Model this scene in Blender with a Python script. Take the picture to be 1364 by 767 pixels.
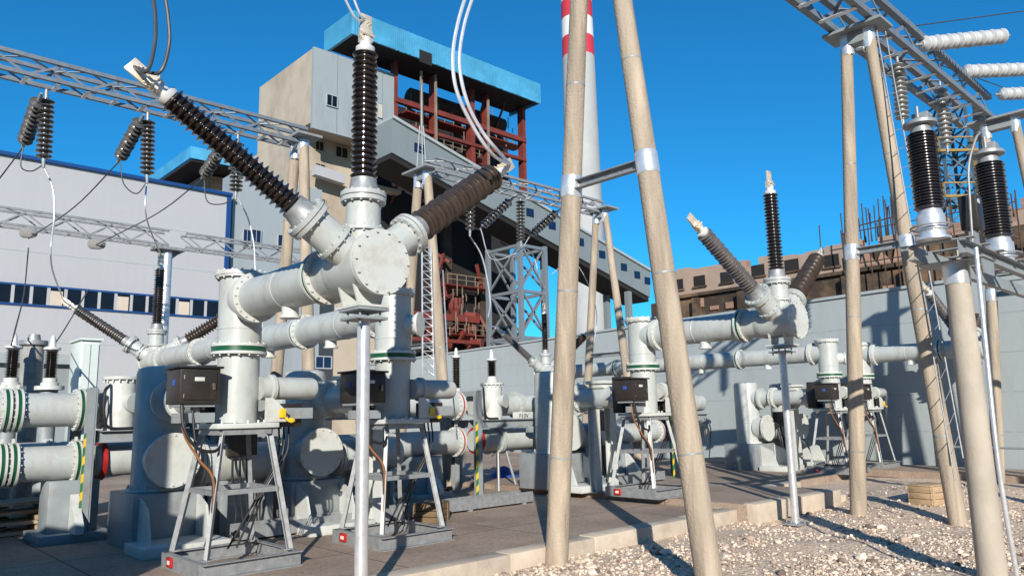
import bpy, math, random
from mathutils import Vector, Matrix, noise
from math import sin, cos, pi, radians, atan2, sqrt
random.seed(7)
D = bpy.data; SC = bpy.context.scene; COL = SC.collection
for o in list(D.objects): D.objects.remove(o)

# ------------------------------------------------------------------ camera, sky, sun
# World axes are the site's own axes: x along the busbars, y across them, z up (metres).
F = 1000.0; H = 1.7; PITCH = radians(9.45); ROLL = radians(1.2); AZ = radians(46.8)
def site(X, Y, Z): return Vector((X*sin(AZ)+Y*cos(AZ), -X*cos(AZ)+Y*sin(AZ), Z))
f0 = Vector((0, cos(PITCH), sin(PITCH))); r0 = Vector((1, 0, 0)); u0 = Vector((0, -sin(PITCH), cos(PITCH)))
R_ = cos(ROLL)*r0 - sin(ROLL)*u0; U_ = sin(ROLL)*r0 + cos(ROLL)*u0
RS, US, FS = site(*R_), site(*U_), site(*f0)
CAM = Vector((0, 0, H))
cd = D.cameras.new('camera'); cam = D.objects.new('camera', cd); COL.objects.link(cam)
cd.sensor_width = 36.0; cd.lens = F/1364*36.0; cd.clip_start = 0.05; cd.clip_end = 5000
cam.matrix_world = Matrix(((RS.x, US.x, -FS.x, 0), (RS.y, US.y, -FS.y, 0), (RS.z, US.z, -FS.z, H), (0, 0, 0, 1)))
SC.camera = cam

SUN_EL = radians(21); SUN_OFF = radians(-1.5)          # sun low behind the camera
sd = site(-sin(SUN_OFF)*cos(SUN_EL), -cos(SUN_OFF)*cos(SUN_EL), sin(SUN_EL))
w = D.worlds.new('World'); SC.world = w; w.use_nodes = True
nt = w.node_tree; bg = nt.nodes['Background']
sky = nt.nodes.new('ShaderNodeTexSky'); sky.sky_type = 'NISHITA'; sky.sun_disc = False
sky.sun_elevation = SUN_EL; sky.sun_rotation = atan2(sd.x, sd.y)
sky.altitude = 300; sky.air_density = 1.0; sky.dust_density = 0.0; sky.ozone_density = 7.0
tint = nt.nodes.new('ShaderNodeMix'); tint.data_type = 'RGBA'; tint.blend_type = 'MULTIPLY'; tint.inputs[0].default_value = 1.0
tint.inputs[7].default_value = (0.26, 1.27, 1.42, 1)      # the deep clean blue of this sky
nt.links.new(sky.outputs[0], tint.inputs[6]); nt.links.new(tint.outputs[2], bg.inputs[0]); bg.inputs[1].default_value = 0.085
sl = D.lights.new('sun', 'SUN'); sl.energy = 5.0; sl.angle = radians(0.5); sl.color = (1.0, 0.945, 0.85)
so = D.objects.new('sun', sl); COL.objects.link(so)
so.rotation_euler = sd.to_track_quat('Z', 'Y').to_euler(); so.location = (0, -20, 40)
vs = SC.view_settings
vs.view_transform = 'Standard'; vs.look = 'None'; vs.exposure = 0.35; vs.gamma = 1.0; vs.use_curve_mapping = False

# sight lines used to measure real positions on known planes
def ray(x, y): return FS + RS*((x-682)/F) + US*((383.5-y)/F)
def PX(x, y, u): d = ray(x, y); return CAM + d*((u-CAM.x)/d.x)
def PY(x, y, v): d = ray(x, y); return CAM + d*((v-CAM.y)/d.y)
def PZ(x, y, z): d = ray(x, y); return CAM + d*((z-H)/d.z)

# ------------------------------------------------------------------ materials
MATS = {}
def mat(name, col, rough=0.6, metal=0.0, var=0.15, scale=6.0, bump=0.0, bscale=40.0, dirt=None, dscale=2.0, dlo=.5, dhi=.75, spec=0.5, stretch=(1, 1, 1), coat=0.0, rust=0):
    m = D.materials.new(name); m.use_nodes = True; t = m.node_tree; N = t.nodes; Lk = t.links
    b = N['Principled BSDF']; b.inputs['Roughness'].default_value = rough; b.inputs['Metallic'].default_value = metal
    b.inputs['Specular IOR Level'].default_value = spec; b.inputs['Coat Weight'].default_value = coat
    tc = N.new('ShaderNodeTexCoord'); mp = N.new('ShaderNodeMapping'); mp.inputs['Scale'].default_value = stretch
    Lk.new(tc.outputs['Object'], mp.inputs[0])
    n = N.new('ShaderNodeTexNoise'); n.inputs['Scale'].default_value = scale; n.inputs['Detail'].default_value = 6; n.inputs['Roughness'].default_value = .6
    Lk.new(mp.outputs[0], n.inputs['Vector'])
    cr = N.new('ShaderNodeValToRGB'); cr.color_ramp.elements[0].position = .3; cr.color_ramp.elements[1].position = .7
    cr.color_ramp.elements[0].color = tuple(c*(1-var) for c in col)+(1,); cr.color_ramp.elements[1].color = tuple(min(1, c*(1+var)) for c in col)+(1,)
    Lk.new(n.outputs['Fac'], cr.inputs[0]); out = cr.outputs[0]
    if dirt:
        n2 = N.new('ShaderNodeTexNoise'); n2.inputs['Scale'].default_value = dscale; n2.inputs['Detail'].default_value = 8; n2.inputs['Roughness'].default_value = .7
        Lk.new(mp.outputs[0], n2.inputs['Vector'])
        r2 = N.new('ShaderNodeValToRGB'); r2.color_ramp.elements[0].position = dlo; r2.color_ramp.elements[1].position = dhi
        Lk.new(n2.outputs['Fac'], r2.inputs[0])
        mx = N.new('ShaderNodeMix'); mx.data_type = 'RGBA'; Lk.new(r2.outputs[0], mx.inputs[0]); Lk.new(out, mx.inputs[6]); mx.inputs[7].default_value = tuple(dirt)+(1,)
        out = mx.outputs[2]
    if rust:
        n4 = N.new('ShaderNodeTexNoise'); n4.inputs['Scale'].default_value = 7; n4.inputs['Detail'].default_value = 9; n4.inputs['Roughness'].default_value = .75; mp2 = N.new('ShaderNodeMapping'); mp2.inputs['Scale'].default_value = (1.5, 1.5, .35); mp2.inputs['Location'].default_value = (3, 7, 1)
        Lk.new(tc.outputs['Object'], mp2.inputs[0]); Lk.new(mp2.outputs[0], n4.inputs['Vector'])
        r4 = N.new('ShaderNodeMapRange'); r4.inputs[1].default_value = .62; r4.inputs[2].default_value = .78; r4.inputs[3].default_value = 0; r4.inputs[4].default_value = rust; Lk.new(n4.outputs['Fac'], r4.inputs[0])
        m4 = N.new('ShaderNodeMix'); m4.data_type = 'RGBA'; Lk.new(r4.outputs[0], m4.inputs[0]); Lk.new(out, m4.inputs[6]); m4.inputs[7].default_value = (.17, .10, .055, 1); out = m4.outputs[2]
    Lk.new(out, b.inputs['Base Color'])
    mr = N.new('ShaderNodeMapRange'); mr.inputs[3].default_value = max(.05, rough-.1); mr.inputs[4].default_value = min(1, rough+.1)
    Lk.new(n.outputs['Fac'], mr.inputs[0]); Lk.new(mr.outputs[0], b.inputs['Roughness'])
    if bump:
        n3 = N.new('ShaderNodeTexNoise'); n3.inputs['Scale'].default_value = bscale; n3.inputs['Detail'].default_value = 5; Lk.new(tc.outputs['Object'], n3.inputs['Vector'])
        bp = N.new('ShaderNodeBump'); bp.inputs['Strength'].default_value = bump; bp.inputs['Distance'].default_value = .02
        Lk.new(n3.outputs['Fac'], bp.inputs['Height']); Lk.new(bp.outputs[0], b.inputs['Normal'])
    MATS[name] = m; return m
mat('gis_paint', (.42, .445, .43), .38, 0, .06, 3, dirt=(.30, .265, .215), dscale=2.6, dlo=.47, dhi=.85, bump=.05, bscale=60, stretch=(1.6, 1.6, .8), rust=.7)
mat('plate_paint', (.52, .535, .505), .42, 0, .05, 3, dirt=(.34, .28, .21), dscale=3.4, dlo=.5, dhi=.85, rust=.55)
mat('white_metal', (.72, .71, .68), .3, .25, .08, 8)
mat('galv', (.29, .30, .305), .5, .35, .2, 14, dirt=(.27, .25, .22), dscale=6, dlo=.55, dhi=.8)
mat('galv_dark', (.20, .225, .25), .45, .3, .15, 10)
mat('pale_shed', (.52, .52, .51), .35, 0, .1, 9)
mat('galv_bright', (.74, .75, .76), .32, .65, .12, 10)
mat('steel_paint', (.26, .285, .295), .5, .1, .1, 5, dirt=(.21, .17, .13), dscale=3, dlo=.52, dhi=.8, rust=.8)
mat('porcelain', (.020, .013, .010), .18, 0, .3, 6, spec=.6, coat=.3)
mat('porcelain_brown', (.042, .029, .022), .3, 0, .25, 6, spec=.6, coat=.3)
mat('grey_shed', (.30, .29, .27), .28, 0, .2, 9, coat=.2)
mat('dark_shed', (.075, .07, .066), .25, 0, .3, 9, coat=.3)
mat('terminal', (.80, .68, .52), .35, .5, .1, 12)
mat('alu_wire', (.80, .80, .80), .35, .6, .05, 10)
mat('dark_wire', (.06, .06, .065), .5, .2, .1, 10)
mat('cable_black', (.015, .015, .016), .5, 0, .1, 10)
mat('cabinet_brown', (.028, .022, .019), .42, .1, .15, 6, dirt=(.05, .04, .03), dscale=5)
mat('green', (.006, .075, .030), .4, 0, .1, 8)
mat('red', (.36, .015, .012), .45, 0, .15, 8)
mat('red_white', (.7, .6, .55), .5, 0, .1, 8)
mat('yellow', (.70, .46, .02), .45, 0, .1, 8)
mat('green_strip', (.04, .16, .05), .45, 0, .1, 8)
mat('bolt', (.26, .21, .17), .4, .8, .2, 20)
mat('concrete_pole', (.36, .295, .222), .88, 0, .28, 3.2, dirt=(.19, .155, .12), dscale=2.4, dlo=.5, dhi=.80, bump=.5, bscale=34, stretch=(2.4, 2.4, .22))
mat('concrete_pale', (.40, .35, .285), .85, 0, .16, 3, dirt=(.32, .27, .21), dscale=1.8, dlo=.5, dhi=.75, bump=.15, bscale=35, stretch=(1, 1, .5))
mat('slab', (.32, .235, .175), .88, 0, .18, 1.2, dirt=(.42, .325, .25), dscale=.9, dlo=.45, dhi=.7, bump=.25, bscale=60)
mat('kerb', (.50, .42, .33), .85, 0, .15, 2.5, dirt=(.36, .29, .22), dscale=3, dlo=.5, dhi=.75, bump=.3, bscale=40)
mat('wall_panel', (.355, .395, .40), .75, 0, .07, .8, dirt=(.26, .28, .27), dscale=.8, dlo=.46, dhi=.78, bump=.15, bscale=30, stretch=(1.3, 1.3, .35))
mat('wall_joint', (.30, .335, .34), .8)
mat('shed_wall', (.365, .365, .378), .6, .0, .03, .15, dirt=(.365, .365, .37), dscale=.2)
mat('blue_trim', (.005, .045, .17), .45, 0, .05, .5)
mat('glass_dark', (.006, .009, .016), .3, 0, .2, 1, spec=.25)
mat('tan_panel', (.50, .42, .34), .7, 0, .08, 1)
mat('tower_sand', (.42, .355, .275), .85, 0, .1, .35, dirt=(.27, .21, .155), dscale=.22, dlo=.46, dhi=.72, stretch=(1, 1, .6))
mat('tower_grey', (.28, .31, .325), .6, .05, .06, .3, dirt=(.20, .215, .22), dscale=.3, dlo=.5, dhi=.8, stretch=(2, 2, .3))
mat('seam_grey', (.17, .19, .20), .7)
mat('gallery_grey', (.175, .205, .215), .6, .05, .06, .3, dirt=(.20, .22, .22), dscale=.4, dlo=.5, dhi=.8, stretch=(1.5, 1.5, .4))
mat('near_black', (.012, .010, .010), .9, 0, .4, .3)  # near-black base: boiler interior, roof and gallery undersides, openings, window voids
mat('soot_tan', (.20, .15, .11), .85, 0, .3, 1)
mat('dark_brown', (.045, .028, .02), .9, 0, .5, .6)  # dark brown base: rear columns, drum and ducts
mat('red_steel', (.15, .024, .016), .65, 0, .25, .6, dirt=(.07, .02, .014), dscale=.5)
mat('blue_sheet', (.075, .33, .52), .35, .1, .2, .5)
mat('brick', (.30, .185, .13), .9, 0, .3, .9, dirt=(.12, .075, .05), dscale=.33, dlo=.48, dhi=.74)
mat('burnt', (.05, .034, .023), .95, 0, .5, .5, dirt=(.17, .105, .06), dscale=.5, dlo=.48, dhi=.68)
mat('chimney_grey', (.36, .36, .355), .8, 0, .08, .15, dirt=(.30, .295, .29), dscale=.1)
mat('chimney_red', (.50, .03, .05), .6, 0, .08, .2)
mat('chimney_white', (.62, .61, .60), .6, 0, .04, .2)
mat('crane_blue', (.06, .10, .14), .6, .2, .2, 2)
mat('crane_yellow', (.24, .15, .035), .6, .1, .2, 2)
mat('wood', (.40, .28, .165), .8, 0, .2, 5, bump=.2, bscale=20, stretch=(1, 1, 4))
mat('wood_pale', (.50, .40, .29), .8, 0, .2, 4, bump=.2, bscale=20)
mat('box_brown', (.16, .105, .055), .8, 0, .25, 5)
mat('tarp_blue', (.03, .07, .30), .6, 0, .2, 4)
mat('navy_glass', (.008, .016, .05), .15, 0, .2, 1)
mat('porcelain_grey', (.10, .09, .085), .3, 0, .25, 6, spec=.5, coat=.2)
mat('rebar', (.06, .035, .025), .85, 0, .3, 6)
mat('rust', (.22, .09, .03), .85, 0, .35, 6)
mat('cabinet_green', (.56, .62, .59), .45, 0, .05, 2)
mat('letter', (.03, .03, .03), .6)

def wave_bump(m, scale, strength, dist, direction='X'):
    t = m.node_tree; b = t.nodes['Principled BSDF']
    tc = t.nodes.new('ShaderNodeTexCoord'); wv = t.nodes.new('ShaderNodeTexWave'); wv.bands_direction = direction
    wv.inputs['Scale'].default_value = scale; t.links.new(tc.outputs['Object'], wv.inputs[0])
    bp = t.nodes.new('ShaderNodeBump'); bp.inputs['Strength'].default_value = strength; bp.inputs['Distance'].default_value = dist
    t.links.new(wv.outputs['Fac'], bp.inputs['Height']); t.links.new(bp.outputs[0], b.inputs['Normal'])
wave_bump(MATS['shed_wall'], .5, .06, .03)

def brickify(m, c1, c2, cm, scale):
    t = m.node_tree; b = t.nodes['Principled BSDF']; old = b.inputs['Base Color'].links[0].from_socket
    tc = t.nodes.new('ShaderNodeTexCoord'); mp = t.nodes.new('ShaderNodeMapping'); mp.inputs['Rotation'].default_value = (pi/2, 0, pi/2)
    t.links.new(tc.outputs['Object'], mp.inputs[0])
    br = t.nodes.new('ShaderNodeTexBrick'); br.inputs['Scale'].default_value = scale
    br.inputs['Color1'].default_value = c1+(1,); br.inputs['Color2'].default_value = c2+(1,); br.inputs['Mortar'].default_value = cm+(1,)
    t.links.new(mp.outputs[0], br.inputs[0])
    mx = t.nodes.new('ShaderNodeMix'); mx.data_type = 'RGBA'; mx.inputs[0].default_value = .5
    t.links.new(old, mx.inputs[6]); t.links.new(br.outputs[0], mx.inputs[7]); t.links.new(mx.outputs[2], b.inputs['Base Color'])
brickify(MATS['brick'], (.34, .19, .13), (.20, .11, .08), (.37, .30, .24), .62)

def paving_joints(m):
    t = m.node_tree; b = t.nodes['Principled BSDF']; old = b.inputs['Base Color'].links[0].from_socket; N = t.nodes; Lk = t.links
    tc = N.new('ShaderNodeTexCoord'); br = N.new('ShaderNodeTexBrick'); br.offset = 0; br.inputs['Scale'].default_value = 1; br.inputs['Brick Width'].default_value = 2.4; br.inputs['Row Height'].default_value = 2.1; br.inputs['Mortar Size'].default_value = .012; br.inputs['Mortar Smooth'].default_value = .3
    br.inputs['Color1'].default_value = (1, 1, 1, 1); br.inputs['Color2'].default_value = (.84, .84, .84, 1); br.inputs['Mortar'].default_value = (.30, .28, .26, 1)
    Lk.new(tc.outputs['Object'], br.inputs[0])
    mx = N.new('ShaderNodeMix'); mx.data_type = 'RGBA'; mx.blend_type = 'MULTIPLY'; mx.inputs[0].default_value = 1; Lk.new(old, mx.inputs[6]); Lk.new(br.outputs[0], mx.inputs[7])
    n = N.new('ShaderNodeTexNoise'); n.inputs['Scale'].default_value = 30; n.inputs['Detail'].default_value = 8; Lk.new(tc.outputs['Object'], n.inputs['Vector'])
    r = N.new('ShaderNodeMapRange'); r.inputs[1].default_value = .3; r.inputs[2].default_value = .7; r.inputs[3].default_value = .75; r.inputs[4].default_value = 1.2; Lk.new(n.outputs['Fac'], r.inputs[0])
    m2 = N.new('ShaderNodeMix'); m2.data_type = 'RGBA'; m2.blend_type = 'MULTIPLY'; m2.inputs[0].default_value = 1; Lk.new(mx.outputs[2], m2.inputs[6]); Lk.new(r.outputs[0], m2.inputs[7]); Lk.new(m2.outputs[2], b.inputs['Base Color'])
paving_joints(MATS['slab'])
def ground_material():
    m = D.materials.new('gravel_soil'); m.use_nodes = True; t = m.node_tree; N = t.nodes; Lk = t.links; b = N['Principled BSDF']
    b.inputs['Roughness'].default_value = .95
    tc = N.new('ShaderNodeTexCoord')
    v = N.new('ShaderNodeTexVoronoi'); v.inputs['Scale'].default_value = 26; Lk.new(tc.outputs['Object'], v.inputs['Vector'])
    cr = N.new('ShaderNodeValToRGB'); e = cr.color_ramp.elements; e[0].position = .1; e[0].color = (.36, .265, .19, 1); e[1].position = .9; e[1].color = (.72, .58, .45, 1)
    e2 = cr.color_ramp.elements.new(.5); e2.color = (.55, .43, .325, 1)
    Lk.new(v.outputs['Color'], cr.inputs[0])
    n = N.new('ShaderNodeTexNoise'); n.inputs['Scale'].default_value = 1.1; n.inputs['Detail'].default_value = 8; Lk.new(tc.outputs['Object'], n.inputs['Vector'])
    c2 = N.new('ShaderNodeValToRGB'); c2.color_ramp.elements[0].position = .38; c2.color_ramp.elements[1].position = .62
    Lk.new(n.outputs['Fac'], c2.inputs[0])
    mx = N.new('ShaderNodeMix'); mx.data_type = 'RGBA'; Lk.new(c2.outputs[0], mx.inputs[0]); Lk.new(cr.outputs[0], mx.inputs[6]); mx.inputs[7].default_value = (.55, .42, .31, 1)
    Lk.new(mx.outputs[2], b.inputs['Base Color'])
    n3 = N.new('ShaderNodeTexNoise'); n3.inputs['Scale'].default_value = 14; n3.inputs['Detail'].default_value = 10; Lk.new(tc.outputs['Object'], n3.inputs['Vector'])
    ad = N.new('ShaderNodeMath'); ad.operation = 'MULTIPLY_ADD'; Lk.new(v.outputs['Distance'], ad.inputs[0]); ad.inputs[1].default_value = -.8; Lk.new(n3.outputs['Fac'], ad.inputs[2])
    bp = N.new('ShaderNodeBump'); bp.inputs['Strength'].default_value = .6; bp.inputs['Distance'].default_value = .022
    Lk.new(ad.outputs[0], bp.inputs['Height']); Lk.new(bp.outputs[0], b.inputs['Normal'])
    MATS['gravel_soil'] = m
    m = D.materials.new('stones'); m.use_nodes = True; t = m.node_tree; b = t.nodes['Principled BSDF']; b.inputs['Roughness'].default_value = .9
    g = t.nodes.new('ShaderNodeNewGeometry'); cr = t.nodes.new('ShaderNodeValToRGB'); e = cr.color_ramp.elements
    e[0].position = 0; e[0].color = (.14, .10, .075, 1); e[1].position = 1; e[1].color = (.76, .66, .54, 1); q = e.new(.5); q.color = (.60, .47, .36, 1)
    t.links.new(g.outputs['Random Per Island'], cr.inputs[0]); t.links.new(cr.outputs[0], b.inputs['Base Color']); MATS['stones'] = m
ground_material()

# ------------------------------------------------------------------ mesh builder
def basis(d):
    d = d.normalized(); a = Vector((0, 0, 1)) if abs(d.z) < .95 else Vector((1, 0, 0))
    x = a.cross(d).normalized(); return x, d.cross(x).normalized(), d
class MB:
    def __init__(s): s.v = []; s.f = []
    def lathe(s, p0, d, prof, n=16, caps=True):
        p0 = Vector(p0); x, y, z = basis(Vector(d)); b = len(s.v)
        cs = [(cos(2*pi*i/n), sin(2*pi*i/n)) for i in range(n)]
        for t, r in prof:
            c = p0+z*t
            for a, q in cs: s.v.append(c+x*(r*a)+y*(r*q))
        for k in range(len(prof)-1):
            for i in range(n):
                j = (i+1) % n; s.f.append((b+k*n+i, b+k*n+j, b+(k+1)*n+j, b+(k+1)*n+i))
        if caps:
            s.f.append(tuple(b+i for i in reversed(range(n)))); e = b+(len(prof)-1)*n; s.f.append(tuple(e+i for i in range(n)))
        return s
    def cyl(s, p0, p1, r0, r1=None, n=16):
        d = Vector(p1)-Vector(p0); return s.lathe(p0, d, [(0, r0), (d.length, r0 if r1 is None else r1)], n)
    def ring(s, c, d, r, h, n=24):   # flange plate centred on c
        d = Vector(d).normalized(); return s.lathe(Vector(c)-d*h/2, d, [(0, r), (h, r)], n)
    def bolts(s, c, d, r, k, br=.013, h=.03, ph=0):
        x, y, z = basis(Vector(d)); c = Vector(c)
        for i in range(k):
            a = 2*pi*i/k+ph; p = c+x*(r*cos(a))+y*(r*sin(a)); s.lathe(p-z*h/2, z, [(0, br), (h, br)], 6)
        return s
    def box(s, x0, x1, y0, y1, z0, z1):
        b = len(s.v)
        for z in (z0, z1):
            for x, y in ((x0, y0), (x1, y0), (x1, y1), (x0, y1)): s.v.append(Vector((x, y, z)))
        for q in ((3, 2, 1, 0), (4, 5, 6, 7), (0, 1, 5, 4), (1, 2, 6, 5), (2, 3, 7, 6), (3, 0, 4, 7)): s.f.append(tuple(b+i for i in q))
        return s
    def cbox(s, x0, x1, y0, y1, z0, z1, c=.012):   # box with bevelled edges
        import bmesh
        bm = bmesh.new(); vv = [bm.verts.new(p) for p in ((x0, y0, z0), (x1, y0, z0), (x1, y1, z0), (x0, y1, z0), (x0, y0, z1), (x1, y0, z1), (x1, y1, z1), (x0, y1, z1))]
        for q in ((3, 2, 1, 0), (4, 5, 6, 7), (0, 1, 5, 4), (1, 2, 6, 5), (2, 3, 7, 6), (3, 0, 4, 7)): bm.faces.new([vv[i] for i in q])
        bmesh.ops.bevel(bm, geom=bm.edges[:], offset=c, segments=2, affect='EDGES', profile=.5)
        b = len(s.v); bm.verts.index_update()
        for q in bm.verts: s.v.append(q.co.copy())
        for q in bm.faces: s.f.append(tuple(b+k.index for k in q.verts))
        bm.free(); return s
    def bar(s, p0, p1, w, h=None, up=(0, 0, 1)):
        h = w if h is None else h; p0 = Vector(p0); p1 = Vector(p1); d = (p1-p0).normalized(); up = Vector(up)
        if abs(d.dot(up)) > .98: up = Vector((0, 1, 0))
        x = d.cross(up).normalized(); y = x.cross(d); b = len(s.v)
        for p in (p0, p1):
            for a, c in ((-1, -1), (1, -1), (1, 1), (-1, 1)): s.v.append(p+x*(a*w/2)+y*(c*h/2))
        for q in ((3, 2, 1, 0), (4, 5, 6, 7), (0, 1, 5, 4), (1, 2, 6, 5), (2, 3, 7, 6), (3, 0, 4, 7)): s.f.append(tuple(b+i for i in q))
        return s
    def angle(s, p0, p1, w, up=(0, 0, 1)):      # L-section steel
        p0 = Vector(p0); p1 = Vector(p1); d = (p1-p0).normalized(); up = Vector(up)
        if abs(d.dot(up)) > .98: up = Vector((0, 1, 0))
        x = d.cross(up).normalized(); y = x.cross(d); t = max(.006, w*.14)
        s.bar(p0+y*(t/2), p1+y*(t/2), w, t, up); s.bar(p0+x*(w/2-t/2)+y*(w/2+t/2), p1+x*(w/2-t/2)+y*(w/2+t/2), t, w-t, up); return s
    def channel(s, p0, p1, w, h, t=.012, up=(0, 0, 1), side=1):
        p0 = Vector(p0); p1 = Vector(p1); d = (p1-p0).normalized(); up = Vector(up)
        if abs(d.dot(up)) > .98: up = Vector((0, 1, 0))
        x = d.cross(up).normalized()*side; y = Vector(up)
        y = (x*side).cross(d)
        s.bar(p0, p1, t, h, up); s.bar(p0+y*(h/2-t/2)+x*(w/2+t/2), p1+y*(h/2-t/2)+x*(w/2+t/2), w-t, t, up)
        s.bar(p0-y*(h/2-t/2)+x*(w/2+t/2), p1-y*(h/2-t/2)+x*(w/2+t/2), w-t, t, up); return s
    def tube(s, pts, r, n=8, smooth=True):
        pts = [Vector(p) for p in pts]
        if smooth and len(pts) > 2:
            q = []; P = [pts[0]*2-pts[1]]+pts+[pts[-1]*2-pts[-2]]
            for i in range(1, len(P)-2):
                for k in range(6):
                    t = k/6; a, b_, c, d = P[i-1], P[i], P[i+1], P[i+2]
                    q.append(.5*((2*b_)+(c-a)*t+(2*a-5*b_+4*c-d)*t*t+(3*b_-a-3*c+d)*t**3))
            pts = q+[pts[-1]]
        b = len(s.v); px = None
        for i, p in enumerate(pts):
            d = (pts[min(i+1, len(pts)-1)]-pts[max(i-1, 0)]).normalized()
            if px is None: px = basis(d)[0]
            x = (px-d*px.dot(d)).normalized(); y = d.cross(x); px = x
            for k in range(n): s.v.append(p+x*(r*cos(2*pi*k/n))+y*(r*sin(2*pi*k/n)))
        for i in range(len(pts)-1):
            for k in range(n):
                j = (k+1) % n; s.f.append((b+i*n+k, b+i*n+j, b+(i+1)*n+j, b+(i+1)*n+k))
        s.f.append(tuple(b+k for k in reversed(range(n)))); e = b+(len(pts)-1)*n; s.f.append(tuple(e+k for k in range(n)))
        return s
    def prism(s, poly, ext):      # planar polygon (3d points) extruded by vector ext
        poly = [Vector(p) for p in poly]; ext = Vector(ext); n = len(poly); b = len(s.v)
        s.v += poly+[p+ext for p in poly]
        s.f.append(tuple(b+i for i in reversed(range(n)))); s.f.append(tuple(b+n+i for i in range(n)))
        for i in range(n): j = (i+1) % n; s.f.append((b+i, b+j, b+n+j, b+n+i))
        return s
    def mesh(s, name, m, off=None, smooth=True):
        me = D.meshes.new(name); off = off or Vector((0, 0, 0))
        me.from_pydata([tuple(p-off) for p in s.v], [], s.f); me.materials.append(MATS[m])
        import bmesh
        bm = bmesh.new(); bm.from_mesh(me); bmesh.ops.recalc_face_normals(bm, faces=bm.faces); bm.to_mesh(me); bm.free()
        if smooth: me.shade_smooth(); me.set_sharp_from_angle(angle=radians(38))
        return me
    def part(s, name, m, parent, label=None, smooth=True):
        r = parent
        while r.parent: r = r.parent
        o = D.objects.new(name, s.mesh(name, m, r.location, smooth)); COL.objects.link(o); o.parent = parent
        if label: o['label'] = label
        return o
    def parts(s, name, m, parent, smooth=True):      # every loose piece becomes a part of its own
        par = list(range(len(s.v)))
        def find(a):
            while par[a] != a: par[a] = par[par[a]]; a = par[a]
            return a
        for f in s.f:
            for k in f[1:]: par[find(k)] = find(f[0])
        grp = {}
        for f in s.f: grp.setdefault(find(f[0]), []).append(f)
        for fs in grp.values():
            q = MB(); ix = {}
            for f in fs:
                for k in f:
                    if k not in ix: ix[k] = len(q.v); q.v.append(s.v[k])
                q.f.append(tuple(ix[k] for k in f))
            q.part(name, m, parent, smooth=smooth)
    def solo(s, name, m, label=None, cat=None, group=None, kind=None, smooth=True, at=None):
        off = Vector(at) if at is not None else sum(s.v, Vector())/len(s.v)
        o = D.objects.new(name, s.mesh(name, m, off, smooth)); o.location = off; COL.objects.link(o); tag(o, label, cat, group, kind); return o
def tag(o, label=None, cat=None, group=None, kind=None):
    if label: o['label'] = label
    if cat: o['category'] = cat
    if group: o['group'] = group
    if kind: o['kind'] = kind
def thing(name, loc, label, cat, group=None):
    o = D.objects.new(name, None); o.empty_display_size = .2; o.location = Vector(loc); COL.objects.link(o); tag(o, label, cat, group); return o
def inst(name, me, parent, mtx):
    o = D.objects.new(name, me); COL.objects.link(o); o.parent = parent; o.matrix_local = mtx; return o
def frame(p, d):
    x, y, z = basis(Vector(d)); p = Vector(p)
    return Matrix(((x.x, y.x, z.x, p.x), (x.y, y.y, z.y, p.y), (x.z, y.z, z.z, p.z), (0, 0, 0, 1)))

def shed_profile(L, n, ri, ro, taper=1.0):
    pr = [(0, ri)]; s = L/n
    for i in range(n):
        k = 1+(taper-1)*(i/n); t = i*s; q = ro if i % 2 == 0 else ro*.93
        pr += [(t+s*.18, ri*k), (t+s*.52, q*k*.97), (t+s*.60, q*k), (t+s*.68, q*k*.97), (t+s*.86, ri*k)]
    return pr+[(L, ri*taper)]

# ------------------------------------------------------------------ ground, slab
def hgt(x, y):
    k = max(0, min(1, (6.2-y)/.8))
    if x > 13: k = max(k, max(0, min(1, (x-13)/.6))*max(0, min(1, (8.3-y)/.8)))
    n = noise.noise(Vector((x*.9, y*.9, 3)))*.05+noise.noise(Vector((x*3.1, y*3.1, 9)))*.022
    m = .22*math.exp(-((x-15.2)/2.2)**2-((y-4.9)/1.3)**2)
    return k*(n+m)-.01*(1-k)
def axis_pts(a, b, step, far): 
    l = []; t = a
    while t < b: l.append(t); t += step
    l.append(b); e = step
    lo = []; t = a
    hi = []; q = b
    while q < far: e *= 1.5; q += e; t -= e; hi.append(q); lo.append(t)
    return list(reversed(lo))+l+hi
gx = axis_pts(2, 26, .12, 1500); gy = axis_pts(-2, 9, .12, 1500)
g = MB(); nx = len(gx)
for y in gy:
    for x in gx: g.v.append(Vector((x, y, hgt(x, y) if 1.9 < x < 26.1 and -2.1 < y < 9.1 else -.01)))
for j in range(len(gy)-1):
    for i in range(nx-1): g.f.append((j*nx+i, j*nx+i+1, (j+1)*nx+i+1, (j+1)*nx+i))
g.solo('ground', 'gravel_soil', kind='structure', at=(0, 0, 0))

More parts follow.
